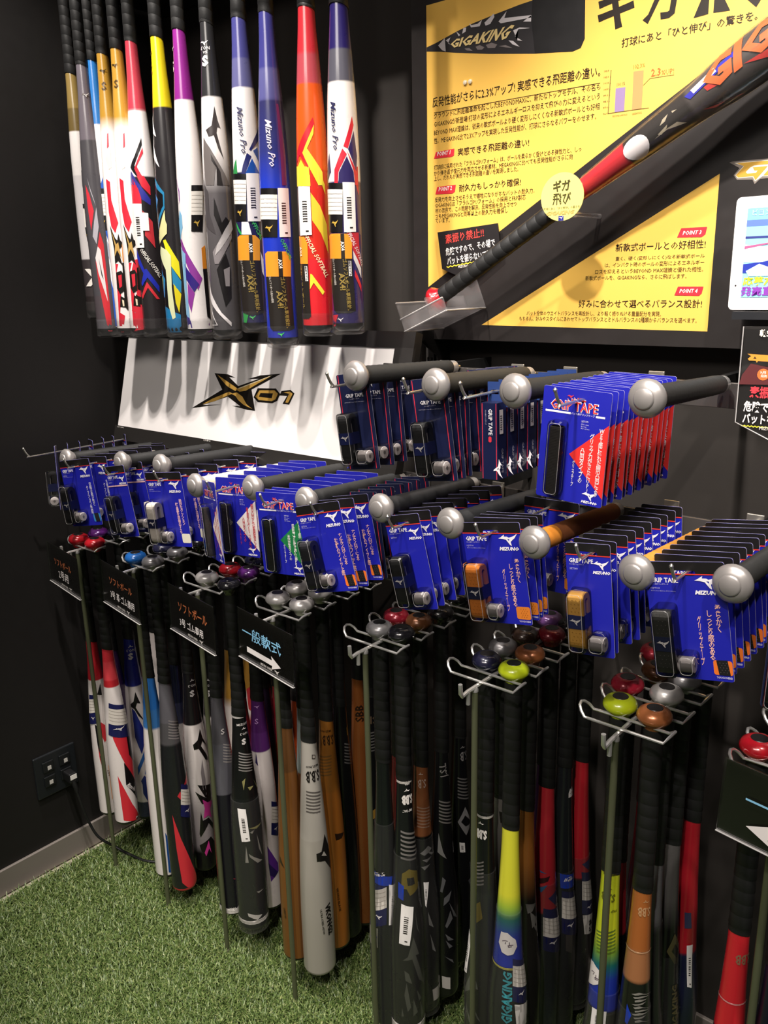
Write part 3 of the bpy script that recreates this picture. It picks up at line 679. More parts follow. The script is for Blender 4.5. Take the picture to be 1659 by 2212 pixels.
b.px('#e6dd28', Z('c', [(960, 660), (985, 650), (1120, 880), (1140, 1060), (1040, 920)]), 1).px('#d8dcb0', Z('c', [(910, 800), (940, 720), (1000, 760), (1040, 820), (1050, 1150), (1090, 1450), (1060, 1470), (1020, 1330), (990, 960)]), 2).px('#2a86b4', Z('c', [(1045, 930), (1145, 1080), (1145, 1200), (1060, 1110)]), 1).px('#e0d024', Z('c', [(1065, 1100), (1145, 1210), (1125, 1400), (1090, 1300)]), 1)
b.px('#141214', Z('c', [(905, 840), (990, 960), (1025, 1350), (960, 1340), (920, 1050)]), 1).px('#2a86c0', Z('c', [(925, 990), (950, 960), (985, 1060), (985, 1250), (945, 1240)]), 2).px('#d8d84a', Z('c', [(940, 1030), (965, 1050), (968, 1160), (945, 1130)]), 3).px('#2278ac', Z('c', [(945, 1310), (1030, 1370), (1140, 1420), (1150, 1600), (970, 1605)]), 1).px('#141214', Z('c', [(960, 1460), (1030, 1600), (1005, 1602), (960, 1520)]), 2)
b.build('softball_bat', 'yellow-handled black bat with teal and yellow block graphics', UG, hard(b, [(70, '#d2bf1c'), (233, '#262426')]), sleeve=.805)
# 8 purple handle
b = ubat(437, 724, UY, .0278, 63)
b.px('#3a3488', Z('a', [(1115, 1060), (1120, 1150), (1138, 1170), (1115, 1200), (1125, 1380), (1150, 1460), (1112, 1400)])).px('#7a3a8c', Z('c', [(1060, 0), (1075, 0), (1125, 150), (1130, 250), (1105, 330), (1125, 270), (1118, 160)])).text('#e9e4dc', 'S', *Z('a', [(1115, 600)])[0], 18, lay=2).text('#e9e4dc', bird2d(), *Z('a', [(1105, 440)])[0], 8, lay=2)
b.px('#79b4d8', Z('c', [(1130, 350), (1150, 400), (1160, 530), (1120, 690), (1100, 600), (1110, 480)])).px('#8a3a94', Z('c', [(1125, 650), (1150, 650), (1360, 1050), (1320, 1170), (1210, 930)])).px('#33247a', Z('c', [(1180, 900), (1330, 1110), (1280, 1190), (1200, 1060)]), 1).px('#86b8dc', Z('c', [(1115, 720), (1190, 800), (1200, 1100), (1235, 1460), (1200, 1420), (1160, 900)]), 1).px('#8a3a94', Z('c', [(1210, 1090), (1285, 1200), (1250, 1400), (1220, 1300)]))
b.px('#3c2a80', Z('c', [(1190, 1340), (1240, 1480), (1285, 1600), (1195, 1600)])).px('#7a3a8c', Z('c', [(1430, 1500), (1455, 1590), (1410, 1600)])).lab('c', 1248, 1360, 95, 570).px('#e08a2a', Z('c', [(1350, 740), (1385, 710), (1405, 950), (1365, 950)]), 1).px('#141214', Z('c', [(1365, 955), (1405, 955), (1445, 1470), (1410, 1440)]), 1)
b.build('softball_bat', 'purple-handled white bat with violet zigzags', UG, hard(b, [(55, '#82247e'), (221, '#eae4e2')]), sleeve=.805)
# 9 black handle, grey graphics
b = ubat(493, 726, UY, .0278, 50)
b.text('#d8d3d3', 'S', *Z('a', [(1422, 545)])[0], 20, lay=2, bold=.06).text('#d8d3d3', bird2d(), *Z('a', [(1412, 385)])[0], 10, lay=2).text('#d8d3d3', 'NO.7', *Z('a', [(1420, 430)])[0], 6, rot=math.pi, lay=2).text('#d8d3d3', 'JSA', *Z('a', [(1425, 465)])[0], 6, rot=math.pi, lay=2)
b.px('#3a3434', Z('a', [(1505, 950), (1535, 1080), (1560, 1150), (1530, 1140), (1525, 1190), (1590, 1430), (1540, 1330), (1500, 1210), (1455, 1225), (1430, 1165), (1480, 1125)])).px('#6a6462', Z('a', [(1410, 1230), (1470, 1330), (1600, 1560), (1640, 1659), (1560, 1659), (1520, 1500), (1500, 1659), (1430, 1659), (1410, 1400)])).px('#2c2828', Z('a', [(1475, 1380), (1560, 1540), (1580, 1659), (1530, 1659), (1525, 1500), (1480, 1440)]), 1)
b.px('#4a4648', Z('c', [(1345, 20), (1420, 160), (1430, 360), (1500, 600), (1390, 500)])).px('#1c1a1b', Z('c', [(1480, 220), (1560, 480), (1600, 420), (1640, 470), (1560, 600), (1480, 400)]), 1).px('#8a8486', Z('c', [(1470, 780), (1600, 560), (1659, 500), (1659, 640), (1530, 900), (1490, 900)]), 1).px('#1c1a1b', Z('c', [(1510, 960), (1600, 790), (1650, 960), (1659, 1250), (1600, 1340), (1540, 1100)]), 1).px('#8a8486', Z('c', [(1580, 960), (1640, 930), (1640, 1130), (1600, 1130)]), 2).px('#ddd8d8', Z('c', [(1415, 1050), (1460, 1200), (1560, 1400), (1659, 1500), (1659, 1540), (1540, 1420), (1440, 1260)]), 2).px('#ddd8d8', Z('c', [(1455, 1330), (1525, 1530), (1460, 1530), (1458, 1522), (1512, 1522), (1456, 1360)]), 2)
b.px('#bdb8b8', Z('d', [(80, 700), (150, 560), (200, 470), (215, 560), (110, 740), (60, 800)]), 2)
b.build('softball_bat', 'black-handled white bat fading to charcoal block lettering', UG, hard(b, [(40, '#29292b'), (213, '#e9e4e2')])+[(b.row(330), '#e9e4e2'), (b.row(420), '#5d595b'), (b.L, '#4a484a')], sleeve=.805)
def ax4(b, x0, x1, y0, h=4):
    """orange and black rubber-softball label in zoom frame d"""
    w_ = x1-x0
    b.px('#e0952c', Z('d', [(x0, y0+20), (x0+20, y0), (x1-40, y0), (x1, y0+40), (x1+2, y0+225), (x0+8, y0+225)]), 1).px('#2a2420', Z('d', [(x0+.5*w_, y0), (x0+.66*w_, y0), (x0+.70*w_, y0+225), (x0+.54*w_, y0+225)]), 2)
    b.px('#26221f', Z('d', [(x0+8, y0+228), (x1+2, y0+228), (x1+35, y0+690), (x1-10, y0+710), (x0+70, y0+710), (x0+45, y0+680)]), 1)
    b.text('#e9e4dc', 'AX4', *Z('d', [(x0+.6*w_, y0+110)])[0], 7, rot=-1.5, lay=3, bold=.03)
    b.text('#8f7a3e', 'ゴムソフトボール専用設計。', *Z('d', [(x0+.80*w_, y0+460)])[0], 9, rot=-1.5, lay=3, wpx=100)
    b.text('#8f7a3e', 'AX4!', *Z('d', [(x0+.60*w_, y0+430)])[0], 13, rot=-1.5, lay=3, bold=.03)
    b.text('#b8b2aa', 'ゴムソフトボール用AX4採用', *Z('d', [(x0+.25*w_, y0+340)])[0], 6, rot=-1.5, lay=3, wpx=52); return b
def unmark(b, x, y, col='#d8d3d3'): b.text(col, bird2d(), *Z('d', [(x, y)])[0], 9, lay=3); return b
# 10
b = ubat(556, 711, UY, .0272, 40)
b.text('#2c2c50', 'Mizuno Pro', *Z('b', [(300, 1165)])[0], 12, rot=-1.5, shear=.4, wpx=84, lay=2, bold=.01)
b.px('#252a66', Z('b', [(445, 1130), (450, 1250), (380, 1350), (365, 1340), (410, 1240)])).px('#252a66', Z('b', [(345, 1370), (385, 1400), (330, 1560), (295, 1560), (310, 1480)])).px('#1e52a8', Z('b', [(390, 1420), (450, 1540), (455, 1600), (330, 1560)])).px('#1e52a8', Z('b', [(400, 1350), (440, 1320), (450, 1450)])).px('#2f8a48', Z('b', [(225, 1560), (250, 1420), (262, 1560)]))
b.px('#2f9a4a', Z('d', [(255, 500), (310, 610), (290, 610), (258, 540)]), 1).px('#ece6e6', Z('d', [(300, 495), (360, 495), (390, 610), (300, 610)]), 1).px('#2f9a4a', Z('d', [(315, 1310), (365, 1310), (345, 1400), (322, 1395)]), 1)
b.lab('d', 228, 340, 65, 490).code('d', [(340, 60), (445, 62), (465, 490), (355, 492)]); ax4(b, 265, 460, 615); unmark(b, 395, 1350, '#49b860')
b.px('#e9e4e4', Z('d', [(465, 760), (500, 860), (505, 1000), (480, 940)]), 1).text('#3fae5a', 'OFFICIAL', *Z('d', [(435, 560)])[0], 8, rot=-1.1, lay=2, shear=.2)
b.build('softball_bat', 'white and navy bat with green accents and script lettering, tenth in the row', UG, hard(b, [(32, '#41417e'), (128, '#5a5a86'), (193, '#ece8e6'), (376, '#26264e')]), sleeve=.805)
# 11
b = ubat(612, 744, -.315, .0278, 28)
b.text('#d4cfe0', 'Mizuno Pro', *Z('b', [(555, 1280)])[0], 13, rot=-1.5, shear=.4, wpx=86, lay=2, bold=.015).px('#6a2a5c', Z('b', [(605, 930), (625, 930), (690, 1400), (700, 1659), (660, 1659), (640, 1300)]))
b.lab('d', 470, 618, 195, 632).code('d', [(620, 192), (710, 195), (732, 630), (638, 632)]); ax4(b, 512, 735, 760); unmark(b, 650, 1502, '#49d060').text('#3fae5a', 'OFFICIAL', *Z('d', [(700, 740)])[0], 8, rot=-1.1, lay=2, shear=.2)
b.build('softball_bat', 'deep blue bat hanging lowest in the top row, with silver script lettering', UG, [(0, '#3c3c82'), (b.row(150), '#3c3c82'), (b.row(153), '#5a5a8e'), (b.row(218), '#55558c'), (b.row(221), '#2e2e5c'), (b.row(330), '#2c3274'), (b.row(420), '#1c38c0'), (b.L, '#2432a8')], sleeve=.805)
# 12
b = ubat(690, 718, UY, .0278, 17)
b.px('#c8202c', Z('b', [(935, 1050), (950, 1110), (860, 1370), (920, 1500), (890, 1500), (820, 1390), (790, 1500), (775, 1500), (800, 1350)])).px('#e6d63c', Z('b', [(945, 1115), (940, 1200), (885, 1330), (1020, 1540), (1030, 1659), (985, 1659), (845, 1370)]), 1).px('#e6d63c', Z('b', [(830, 1430), (910, 1570), (915, 1659), (785, 1659), (795, 1540)]))
b.px('#e6d63c', Z('d', [(785, 0), (900, 0), (915, 175), (780, 180)])).px('#e6d63c', Z('d', [(930, 0), (980, 0), (1040, 160), (1045, 250), (1000, 120)]), 1).px('#e8c83a', Z('d', [(915, 230), (1000, 350), (1060, 520), (1075, 780), (1010, 600), (930, 480)])).px('#e6d63c', Z('d', [(915, 960), (930, 965), (1040, 1120), (1025, 1150), (945, 1040), (912, 1100)]), 1)
b.px('#141214', Z('d', [(780, 185), (812, 185), (830, 615), (800, 615)]), 1).code('d', [(812, 178), (912, 178), (930, 612), (832, 618)]).px('#e0952c', Z('d', [(805, 625), (860, 625), (890, 690), (895, 870), (818, 870)]), 1).px('#26221f', Z('d', [(818, 872), (895, 872), (922, 1340), (900, 1360), (848, 1360)]), 1).text('#e9e4dc', 'AX4', *Z('d', [(835, 760)])[0], 7, rot=-1.5, lay=3).px('#f0ece8', Z('d', [(865, 890), (888, 890), (898, 1025), (875, 1025)]), 2).text('#2a2420', '限定モデル', *Z('d', [(881, 957)])[0], 5, rot=-1.5, lay=3, wpx=28)
b.text('#8f7a3e', 'ゴムソフトボール', *Z('d', [(850, 1080)])[0], 7, rot=-1.5, lay=3, wpx=85); b.text('#f0dcb0', 'OFFICIAL SOFTBALL', *Z('d', [(965, 790)])[0], 9, rot=-1.1, lay=2, shear=.2, wpx=95)
b.build('softball_bat', 'bright orange and red bat with yellow chevrons', UG, hard(b, [(14, '#c9303a'), (119, '#b84a54'), (187, '#e2581c'), (372, '#d02c20'), (560, '#d4242c')]), sleeve=.805)
# 13
b = ubat(754, 714, UY, .0275, 8)
b.text('#2c2c50', 'Mizuno Pro', *Z('b', [(1130, 1125)])[0], 12, rot=-1.5, shear=.4, wpx=88, lay=2, bold=.01)
b.px('#d2283a', Z('b', [(1285, 1040), (1300, 1120), (1250, 1330), (1210, 1310)])).px('#d2283a', Z('b', [(1200, 1330), (1240, 1380), (1165, 1540), (1160, 1659), (1130, 1659), (1130, 1520)])).px('#2b2258', Z('b', [(1240, 1400), (1300, 1540), (1310, 1659), (1165, 1659), (1170, 1545)])).px('#2b2258', Z('b', [(1300, 1170), (1330, 1400), (1325, 1540), (1252, 1335)])).px('#d2283a', Z('b', [(1240, 1350), (1335, 1570), (1338, 1659), (1315, 1659), (1300, 1530)]), 1).px('#2b2258', Z('b', [(1085, 1370), (1100, 1540), (1062, 1659), (1065, 1560)]))
b.px('#c2283a', Z('d', [(1240, 590), (1345, 590), (1365, 960), (1300, 760)])).px('#e0dada', Z('d', [(1295, 750), (1365, 910), (1368, 1000), (1300, 830)]), 1).px('#d2283a', Z('d', [(1310, 920), (1368, 1060), (1368, 1120), (1310, 980)]), 1).px('#d2283a', Z('d', [(1120, 1330), (1165, 1325), (1140, 1430), (1125, 1430)])).px('#c2283a', Z('d', [(1310, 0), (1338, 0), (1345, 260), (1315, 140)]))
b.lab('d', 1068, 1203, 148, 588).code('d', [(1203, 140), (1305, 143), (1318, 583), (1218, 588)]); ax4(b, 1085, 1285, 600); unmark(b, 1185, 1370).px('#f0ece8', Z('d', [(1253, 845), (1278, 845), (1285, 980), (1260, 980)]), 3).text('#2a2420', '限定モデル', *Z('d', [(1268, 912)])[0], 5, rot=-1.5, lay=4, wpx=28)
b.text('#e9d0d4', 'OFFICIAL SOFTBALL', *Z('d', [(1320, 720)])[0], 8, rot=-1.1, lay=2, shear=.2, wpx=80)
b.build('softball_bat', 'white and navy bat with red ribbons at the end next to the yellow poster', UG, hard(b, [(4, '#28205c'), (112, '#565560'), (180, '#ece6e2'), (396, '#2b2258')]), sleeve=.805)
# the rail these bats hang from (above the picture)
hr = thing('bat_rail', 'black slotted bat rail fixed high on the dark wall above the hanging bats', 'rail', (0, 0, 0))
MB().box(.02, .95, -.015, -.001, 2.14, 2.26).build('wall_plate', BLACK, hr)
MB().box(.02, .95, -.24, -.015, 2.155, 2.165).build('ledge', BLACK, hr)

# ------------------------------------------------------------------ floor racks for bats
RX = [.144, .378, .606, .834, 1.068, 1.294, 1.526, 1.735]
RZ = .902
WIRE = mat('#f0eeea', .30, .8, name='bright_chrome_wire')
POLE = mat('#666a50', .34, .45, name='turf_tinted_steel')  # green reflection of the turf is mixed into the steel colour
nth = ['the side wall', 'second', 'third', 'fourth', 'fifth', 'sixth', 'seventh', 'eighth']
rack_lab = ['chrome bat rack closest to the black side wall', 'chrome bat rack with blue and grey knobs, behind the second small sign', 'chrome bat rack behind the third sign, holding silver and purple knobs', 'chrome bat rack with four silver knobs and the right-pointing arrow sign',
            'chrome bat rack with crimson and brown knobs and an empty front hook', 'chrome bat rack with a lime knob next to a bagged black one', 'chrome bat rack with lime, copper, red and silver knobs in pairs', 'chrome bat rack at the picture edge with the left-pointing arrow sign']
for i, x in enumerate(RX):
    rk = thing('bat_rack', rack_lab[i], 'rack', (x, -.45, 0), 'chrome bat racks along the wall')
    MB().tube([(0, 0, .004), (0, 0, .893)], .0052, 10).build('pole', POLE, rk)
    MB().lathe([(-.897, .0036), (-.893, .0056), (-.889, .0056)], 12).build('pole_cap', WIRE, rk)
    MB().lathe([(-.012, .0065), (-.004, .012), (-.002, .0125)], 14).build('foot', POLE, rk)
    MB().tube([(0, .449, RZ-.006), (0, -.02, RZ-.006), (0, -.034, RZ-.008), (0, -.038, RZ-.002), (0, -.039, RZ+.014)], .0034, 8).build('arm', WIRE, rk)
    MB().tube([(0, -.018, RZ-.008), (0, -.018, RZ-.028)], .0034, 8).build('arm_peg', WIRE, rk)
    MB().tube([(0, 0, .885), (0, 0, RZ-.006)], .004, 8).build('pole_joint', WIRE, rk)
    for k in range(5):
        yc = .025+.067*k
        P = [(.062, yc-.015, RZ), (-.045, yc-.015, RZ)]
        for a in range(7):
            q = -math.pi/2-math.pi*a/6
            P.append((-.053+.013*math.cos(q), yc+.0145*math.sin(q), RZ+.014*max(0, -math.cos(q))))
        P += [(-.045, yc+.015, RZ), (.058, yc+.015, RZ), (.068, yc+.010, RZ+.008), (.066, yc-.008, RZ+.006)]
        MB().tube(P, .0022, 7, True).build('cross_loop', WIRE, rk)

# little handwritten signs on the arm tips
ACR2 = mat('#26251f', .18, coat=.6, name='black_card_in_acrylic')
def sign(i, label, lines, arrow=0, x=None, z=.864):
    s = thing('hanging_sign', label, 'sign', (x or RX[i]+(.014, .016, .040, .030)[min(i, 3)], -.500, z), 'small black signs on the bat racks', (0, math.radians(1.8), math.radians(-7)))
    W_, H_ = .087, .051; k = 1.12
    bevel(MB().box(-W_, W_, 0, .0022, -H_, H_).build('acrylic_panel', ACRYS, s), .001)
    bevel(MB().box(-W_+.002, W_-.002, .0024, .0034, -H_+.002, H_-.002).build('black_card', ACR2, s), .0004)
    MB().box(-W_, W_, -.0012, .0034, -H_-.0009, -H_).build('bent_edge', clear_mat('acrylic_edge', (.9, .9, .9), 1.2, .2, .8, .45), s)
    p = Print(-.0004)
    for t_, col, x0_, z0_, h_, w_ in lines: p.text(col, t_, x0_*k, z0_+.008, h=h_, wd=w_*k, bold=.010)
    p.text('#d6d0ca', 'MIZUNO OSAKA', -.012, -.042, h=.0050, wd=.036, bold=.02); p.text('#aaa49e', 'C H A Y A M A C H I', -.012, -.0465, h=.0026, wd=.032); p.text('#d6d0ca', bird2d(), .030, -.044, wd=.016)
    if arrow:
        A = [(-.05, -.030), (.022, -.030), (.020, -.022), (.046, -.036), (.020, -.049), (.022, -.041), (-.05, -.041)]
        p.poly('#e4dedb', [(q[0]*arrow*k, q[1]+.010) for q in A], 1)
    p.build(s, .5)
OR, WH, CY_ = '#b0623a', '#e4dedb', '#86bfe0'
sign(0, 'small black sign in front of the rack by the side wall, reading number two', [('ソフトボール', OR, -.038, -.005, .018, .085), ('2号用', WH, -.022, -.036, .022, .05)])
sign(1, 'small black sign with orange and white handwriting in front of the blue knob', [('ソフトボール', OR, -.038, -.002, .018, .095), ('3号 革·ゴム兼用', WH, -.038, -.036, .020, .1)])
sign(2, 'small black sign with orange handwriting, third along the racks', [('ソフトボール', OR, -.040, -.006, .022, .098), ('3号 ゴム専用', WH, -.038, -.038, .019, .08)])
sign(3, 'black sign with light blue characters and a white arrow pointing to the right', [('一般軟式', CY_, -.062, -.012, .026, .11)], 1)
sign(7, 'black sign with a white arrow pointing to the left, cut by the picture edge', [('一般軟式', CY_, -.05, -.012, .026, .11)], -1, 1.767, .888)

# ------------------------------------------------------------------ bats hanging in the racks
def rbat(px, py, endpy, kind='soft', rb=None, gend=None, zc=.915):
    p = at_z(px, py, zc); zt_ = zc+.011
    L_ = zt_-z_row(p[0], p[1], endpy) if endpy else .84
    L_ = max(.74, min(.86, L_)); b = Bat(p[0], p[1], zt_, L_, kind, rb)
    b.glen = b.row(gend) if gend else .29
    return b
KN = {'red': mat('#b81a26', .22, .1, .7), 'crimson': mat('#8e1c2c', .25, .25, .6), 'silver': mat('#c6c2bf', .3, .35, .4), 'grey': mat('#828081', .3, .35, .4), 'dark': mat('#1d1c20', .2, .1, .8), 'blue': mat('#1f62b0', .25, .1, .7),
      'purple': mat('#5a1f70', .25, .2, .7), 'navy': mat('#22223c', .25, .1, .7), 'brown': mat('#7a4c2e', .28, .35, .5), 'copper': mat('#b06a3e', .28, .4, .5), 'lime': mat('#b8c81e', .3, 0, .6), 'pink': mat('#c42a40', .25, .15, .7), 'black': mat('#141315', .25, 0, .7)}
def G(i): return 'bats hanging in rack %s' % ['one', 'two', 'three', 'four', 'five', 'six', 'seven', 'eight'][i-1]
def navyband(b, k, x0, x1, y0, y1):
    """navy paper sleeve with a white ruled field and white bird mark"""
    h = y1-y0
    b.px('#1c1f52', Z(k, [(x0, y0), (x1, y0), (x1, y1), (x0, y1)]), 2).px('#ddd6cc', Z(k, [(x0, y0+.16*h), (x1, y0+.12*h), (x1, y0+.60*h), (x0, y0+.64*h)]), 3)
    for i in range(4): yy = y0+(.22+.1*i)*h; b.px('#a89f96', Z(k, [(x0+6, yy), (x1-8, yy), (x1-8, yy+4), (x0+6, yy+4)]), 4)
    b.text('#e4dedb', bird2d(), *Z(k, [((x0+x1)/2, y0+.82*h)])[0], .14*h/ZF[k][2], lay=4, wpx=(x1-x0)*.6/ZF[k][2]); return b
def emblem(b, k, x, y, col='#b9b4b2'):
    b.text(col, bird2d(), *Z(k, [(x, y-120)])[0], 7, rot=math.pi, lay=2).text(col, 'NO.3', *Z(k, [(x, y-70)])[0], 6, rot=math.pi, lay=2).text(col, 'S', *Z(k, [(x, y)])[0], 16, lay=2, bold=.06); return b

# rack one
b = rbat(170, 1163, 1752, gend=1381); b.px('#100f11', Z('k', [(200, 745), (220, 890), (165, 885)]), 1); navyband(b, 'k', 75, 160, 885, 1230)
b.px('#c92c38', Z('j', [(780, 0), (840, 40), (855, 110), (815, 180), (760, 60)])).px('#100f11', Z('j', [(725, 20), (760, 40), (800, 440), (750, 200)])).px('#c92c38', Z('j', [(755, 230), (790, 330), (800, 430), (770, 330)])).px('#e08c2c', Z('j', [(845, 385), (920, 370), (950, 665), (880, 685)]), 2).text('#3a2a1c', '2号ボール用に登場', *Z('j', [(878, 525)])[0], 8, rot=-1.45, lay=3, wpx=60)
b.build('softball_bat', 'red-knobbed softball bat with white barrel and orange sticker by the side wall', G(1), hard(b, [(1370, '#b8222e'), (1463, '#e6deda')]), knobmat=KN['red'])
b = rbat(205, 1172, 1772, gend=1397); navyband(b, 'k', 305, 555, 985, 1365)
b.px('#cf2c38', Z('j', [(880, 110), (1010, 108), (1030, 250), (1085, 400), (1120, 640), (1000, 380), (890, 150)])).px('#100f11', Z('j', [(1005, 110), (1040, 110), (1075, 360), (1030, 290)]), 1).px('#100f11', Z('j', [(985, 360), (1085, 530), (1110, 700), (1005, 560)]), 1).text('#e4dedb', 'Mizuno Pro', *Z('j', [(1055, 580)])[0], 9, rot=-.95, lay=2, shear=.4, wpx=30).px('#cf2c38', Z('j', [(930, 480), (1060, 730), (1120, 870), (985, 880), (960, 700)]))
b.build('softball_bat', 'red-knobbed bat with red and white ribbons, in front of the baseboard corner', G(1), hard(b, [(1380, '#c8303a'), (1425, '#cf4048'), (1465, '#b8262e'), (1479, '#e6deda')]), knobmat=KN['red'])
b = rbat(212, 1150, 1760, gend=1400); b.build('softball_bat', 'purple-knobbed bat partly hidden behind the two red-knobbed bats', G(1), hard(b, [(1390, '#3c2350'), (1560, '#d8d0d0'), (1650, '#33244c')]), knobmat=KN['purple'])
b = rbat(253, 1148, 1760, gend=1376); emblem(b, 'k', 565, 430).px('#121112', Z('k', [(620, 855), (680, 990), (640, 985), (625, 1040), (730, 1200), (660, 1140), (610, 1060), (570, 1030), (565, 1000), (600, 970)]), 1).px('#1c2a80', Z('k', [(580, 1050), (620, 1090), (750, 1350), (700, 1600), (620, 1400)])).px('#2c64ae', Z('k', [(760, 1450), (775, 1520), (690, 1760), (660, 1850), (650, 1760)])).px('#1c2a80', Z('k', [(730, 1850), (830, 1991), (720, 1991), (690, 1920)])).px('#2c64ae', Z('k', [(740, 1780), (830, 1900), (830, 1960), (735, 1830)]), 1)
b.px('#1c2a80', Z('j', [(1150, 520), (1260, 640), (1270, 820), (1160, 640)]))
b.build('softball_bat', 'royal blue handled bat with white barrel and large black bird mark', G(1), hard(b, [(1360, '#1e2478'), (1476, '#e2dad6'), (1720, '#2a2c4a')]), knobmat=KN['navy'])
b = rbat(310, 1136, 1735, gend=1362); b.build('softball_bat', 'slim white handled bat seen between the first two rack poles', G(1), hard(b, [(1350, '#e2d8d4'), (1508, '#3a68b0'), (1514, '#e2d8d4')]), knobmat=KN['silver'])
# rack two
b = rbat(293, 1203, 1884, gend=1458); b.px('#1f4f94', Z('j', [(1355, 990), (1450, 1160), (1478, 1340), (1388, 1345)])).lab('j', 1345, 1392, 450, 715)
b.build('softball_bat', 'sky-blue handled white bat with a blue tip over the turf', G(2), hard(b, [(1450, '#2a6cb8'), (1527, '#3a74b4'), (1566, '#e2dad6')]), knobmat=KN['blue'])
b = rbat(330, 1212, 1914, gend=1470); b.fine('l', 140, 235, 480, 660, '#777271').px('#c2303a', Z('j', [(1580, 420), (1590, 520), (1520, 570)])).px('#c2303a', Z('j', [(1490, 620), (1520, 720), (1465, 665)])).px('#c92f3a', Z('j', [(1420, 830), (1500, 1050), (1600, 1280), (1659, 1390), (1640, 1480), (1560, 1480), (1510, 1440), (1460, 1150)])); navyband(b, 'l', 250, 365, 1050, 1340)
b.build('softball_bat', 'charcoal bat with a red sweep over its rounded tip, second rack', G(2), hard(b, [(1460, '#57555a'), (1555, '#4c4a4c'), (1600, '#1b1c1e')]), knobmat=KN['grey'], cap='#c0303a')
b = rbat(352, 1183, 1870, gend=1430); b.build('softball_bat', 'navy-handled white bat mostly hidden behind the charcoal one', G(2), hard(b, [(1420, '#22243c'), (1512, '#3c3e5c'), (1553, '#ddd5d3'), (1640, '#b03038')]), knobmat=KN['navy'])
def pinkx(b, ox):
    s_ = lambda q: Z('l', [(x+ox, y) for x, y in q])
    b.px('#110f0f', s_([(420, 555), (445, 640), (490, 720), (440, 665), (430, 710), (500, 835), (470, 830), (410, 735), (370, 745), (360, 700), (400, 660)]), 1)
    b.px('#161314', s_([(350, 930), (400, 1060), (470, 1170), (490, 1180), (530, 1080), (550, 960), (560, 1030), (520, 1180), (500, 1230), (440, 1230), (380, 1120)])).px('#c2388c', s_([(445, 1190), (490, 1215), (535, 1170), (510, 1270), (525, 1350), (495, 1330), (455, 1360), (465, 1270)]), 1)
    b.px('#161314', s_([(430, 1300), (450, 1380), (500, 1350), (560, 1440), (570, 1500), (500, 1400), (430, 1530), (420, 1500)])).px('#8a8284', s_([(440, 830), (470, 1000), (480, 1150), (450, 1100), (430, 950)])).px('#121011', s_([(420, 1600), (520, 1520), (580, 1600), (590, 1659), (440, 1659)]))
    return emblem(b, 'l', 352+ox, 240)
b = rbat(383, 1193, 1870, gend=1450); pinkx(b, 0); b.px('#c8388c', Z('m', [(175, 340), (210, 230), (235, 340), (215, 300), (190, 370)]), 1)
b.build('softball_bat', 'black-handled white bat with a pink X and black chevrons', G(2), hard(b, [(1440, '#191719'), (1557, '#e0d8d4')])+[(b.row(1690), '#e0d8d4'), (b.row(1740), '#a59c9c'), (b.row(1810), '#8a8284'), (b.row(1826), '#121112'), (b.L, '#121112')], knobmat=KN['grey'])
b = rbat(430, 1172, 1842, gend=1425); pinkx(b, 148)
b.build('softball_bat', 'twin of the pink X bat, half hidden behind the third rack pole', G(2), hard(b, [(1415, '#191719'), (1539, '#e0d8d4')])+[(b.row(1680), '#e0d8d4'), (b.row(1730), '#a59c9c'), (b.row(1800), '#6a6264')], knobmat=KN['dark'])
b = rbat(478, 1158, 1820, gend=1400); b.build('softball_bat', 'gold-handled white bat glimpsed just past the third rack pole', G(2), [(0, '#a87c34'), (b.row(1500), '#a87c34'), (b.row(1520), '#ddd5cf'), (b.L, '#ddd5cf')], knobmat=KN['brown'])
b = rbat(518, 1148, 1790, gend=1385); b.px('#b83038', Z('l', [(840, 200), (870, 180), (885, 400), (860, 380)])).build('softball_bat', 'speckled gold handled bat with red flames, deep in the second rack', G(2), [(0, '#a87c34'), (b.row(1480), '#a87c34'), (b.row(1492), '#ddd5cf'), (b.row(1530), '#ddd5cf'), (b.row(1545), '#a8302c'), (b.L, '#a8302c')], knobmat=KN['dark'])
# rack three
b = rbat(447, 1246, 1962, 'soft', .0315, gend=1500); b.fine('l', 630, 710, 690, 870, '#87827f').text('#b9b4b2', 'S', *Z('l', [(625, 580)])[0], 14, lay=2).band('#d8d2cc', 1942, 1953, 1).text('#d8d2cc', 'BEYOND MAX', *Z('m', [(480, 825)])[0], 6, rot=math.pi, lay=2, wpx=44)
for q in ([(440, 340), (470, 240), (462, 330)], [(420, 430), (460, 470), (430, 440)], [(430, 570), (470, 570), (440, 578)], [(500, 720), (535, 640), (520, 720)]): b.px('#a03844', Z('m', q))
b.build('softball_bat', 'dark bat with a white ring near its tip, behind the third pole', G(3), hard(b, [(1490, '#4c4a4e'), (1600, '#55545a'), (1702, '#1a191f')]), knobmat=KN['silver'])
b = rbat(495, 1262, 1992, 'soft', .0335, gend=1538); emblem(b, 'l', 815, 670, '#e0dad6').band('#c9c4c0', 1541, 1545, 1).text('#e0dad6', 'OIUZIM', *Z('l', [(805, 515)])[0], 6, rot=math.pi, lay=2).fine('l', 770, 890, 765, 945, '#8a8683').code('l', [(762, 1265), (832, 1275), (872, 1560), (800, 1565)])
for q in ([(860, 1450), (920, 1430), (970, 1390), (930, 1450)], [(800, 1030), (830, 1000), (815, 1110)], [(850, 1080), (900, 1065), (870, 1110)], [(900, 1010), (960, 1090), (930, 1080)]): b.px('#8f8a58', Z('l', q))
for q in ([(640, 170), (690, 360), (660, 300)], [(570, 350), (620, 380), (690, 400), (650, 430), (580, 380)], [(545, 280), (570, 430), (540, 430)], [(640, 690), (700, 660), (660, 700)], [(580, 160), (630, 120), (640, 100), (600, 170)]): b.px('#9c9890', Z('m', q))
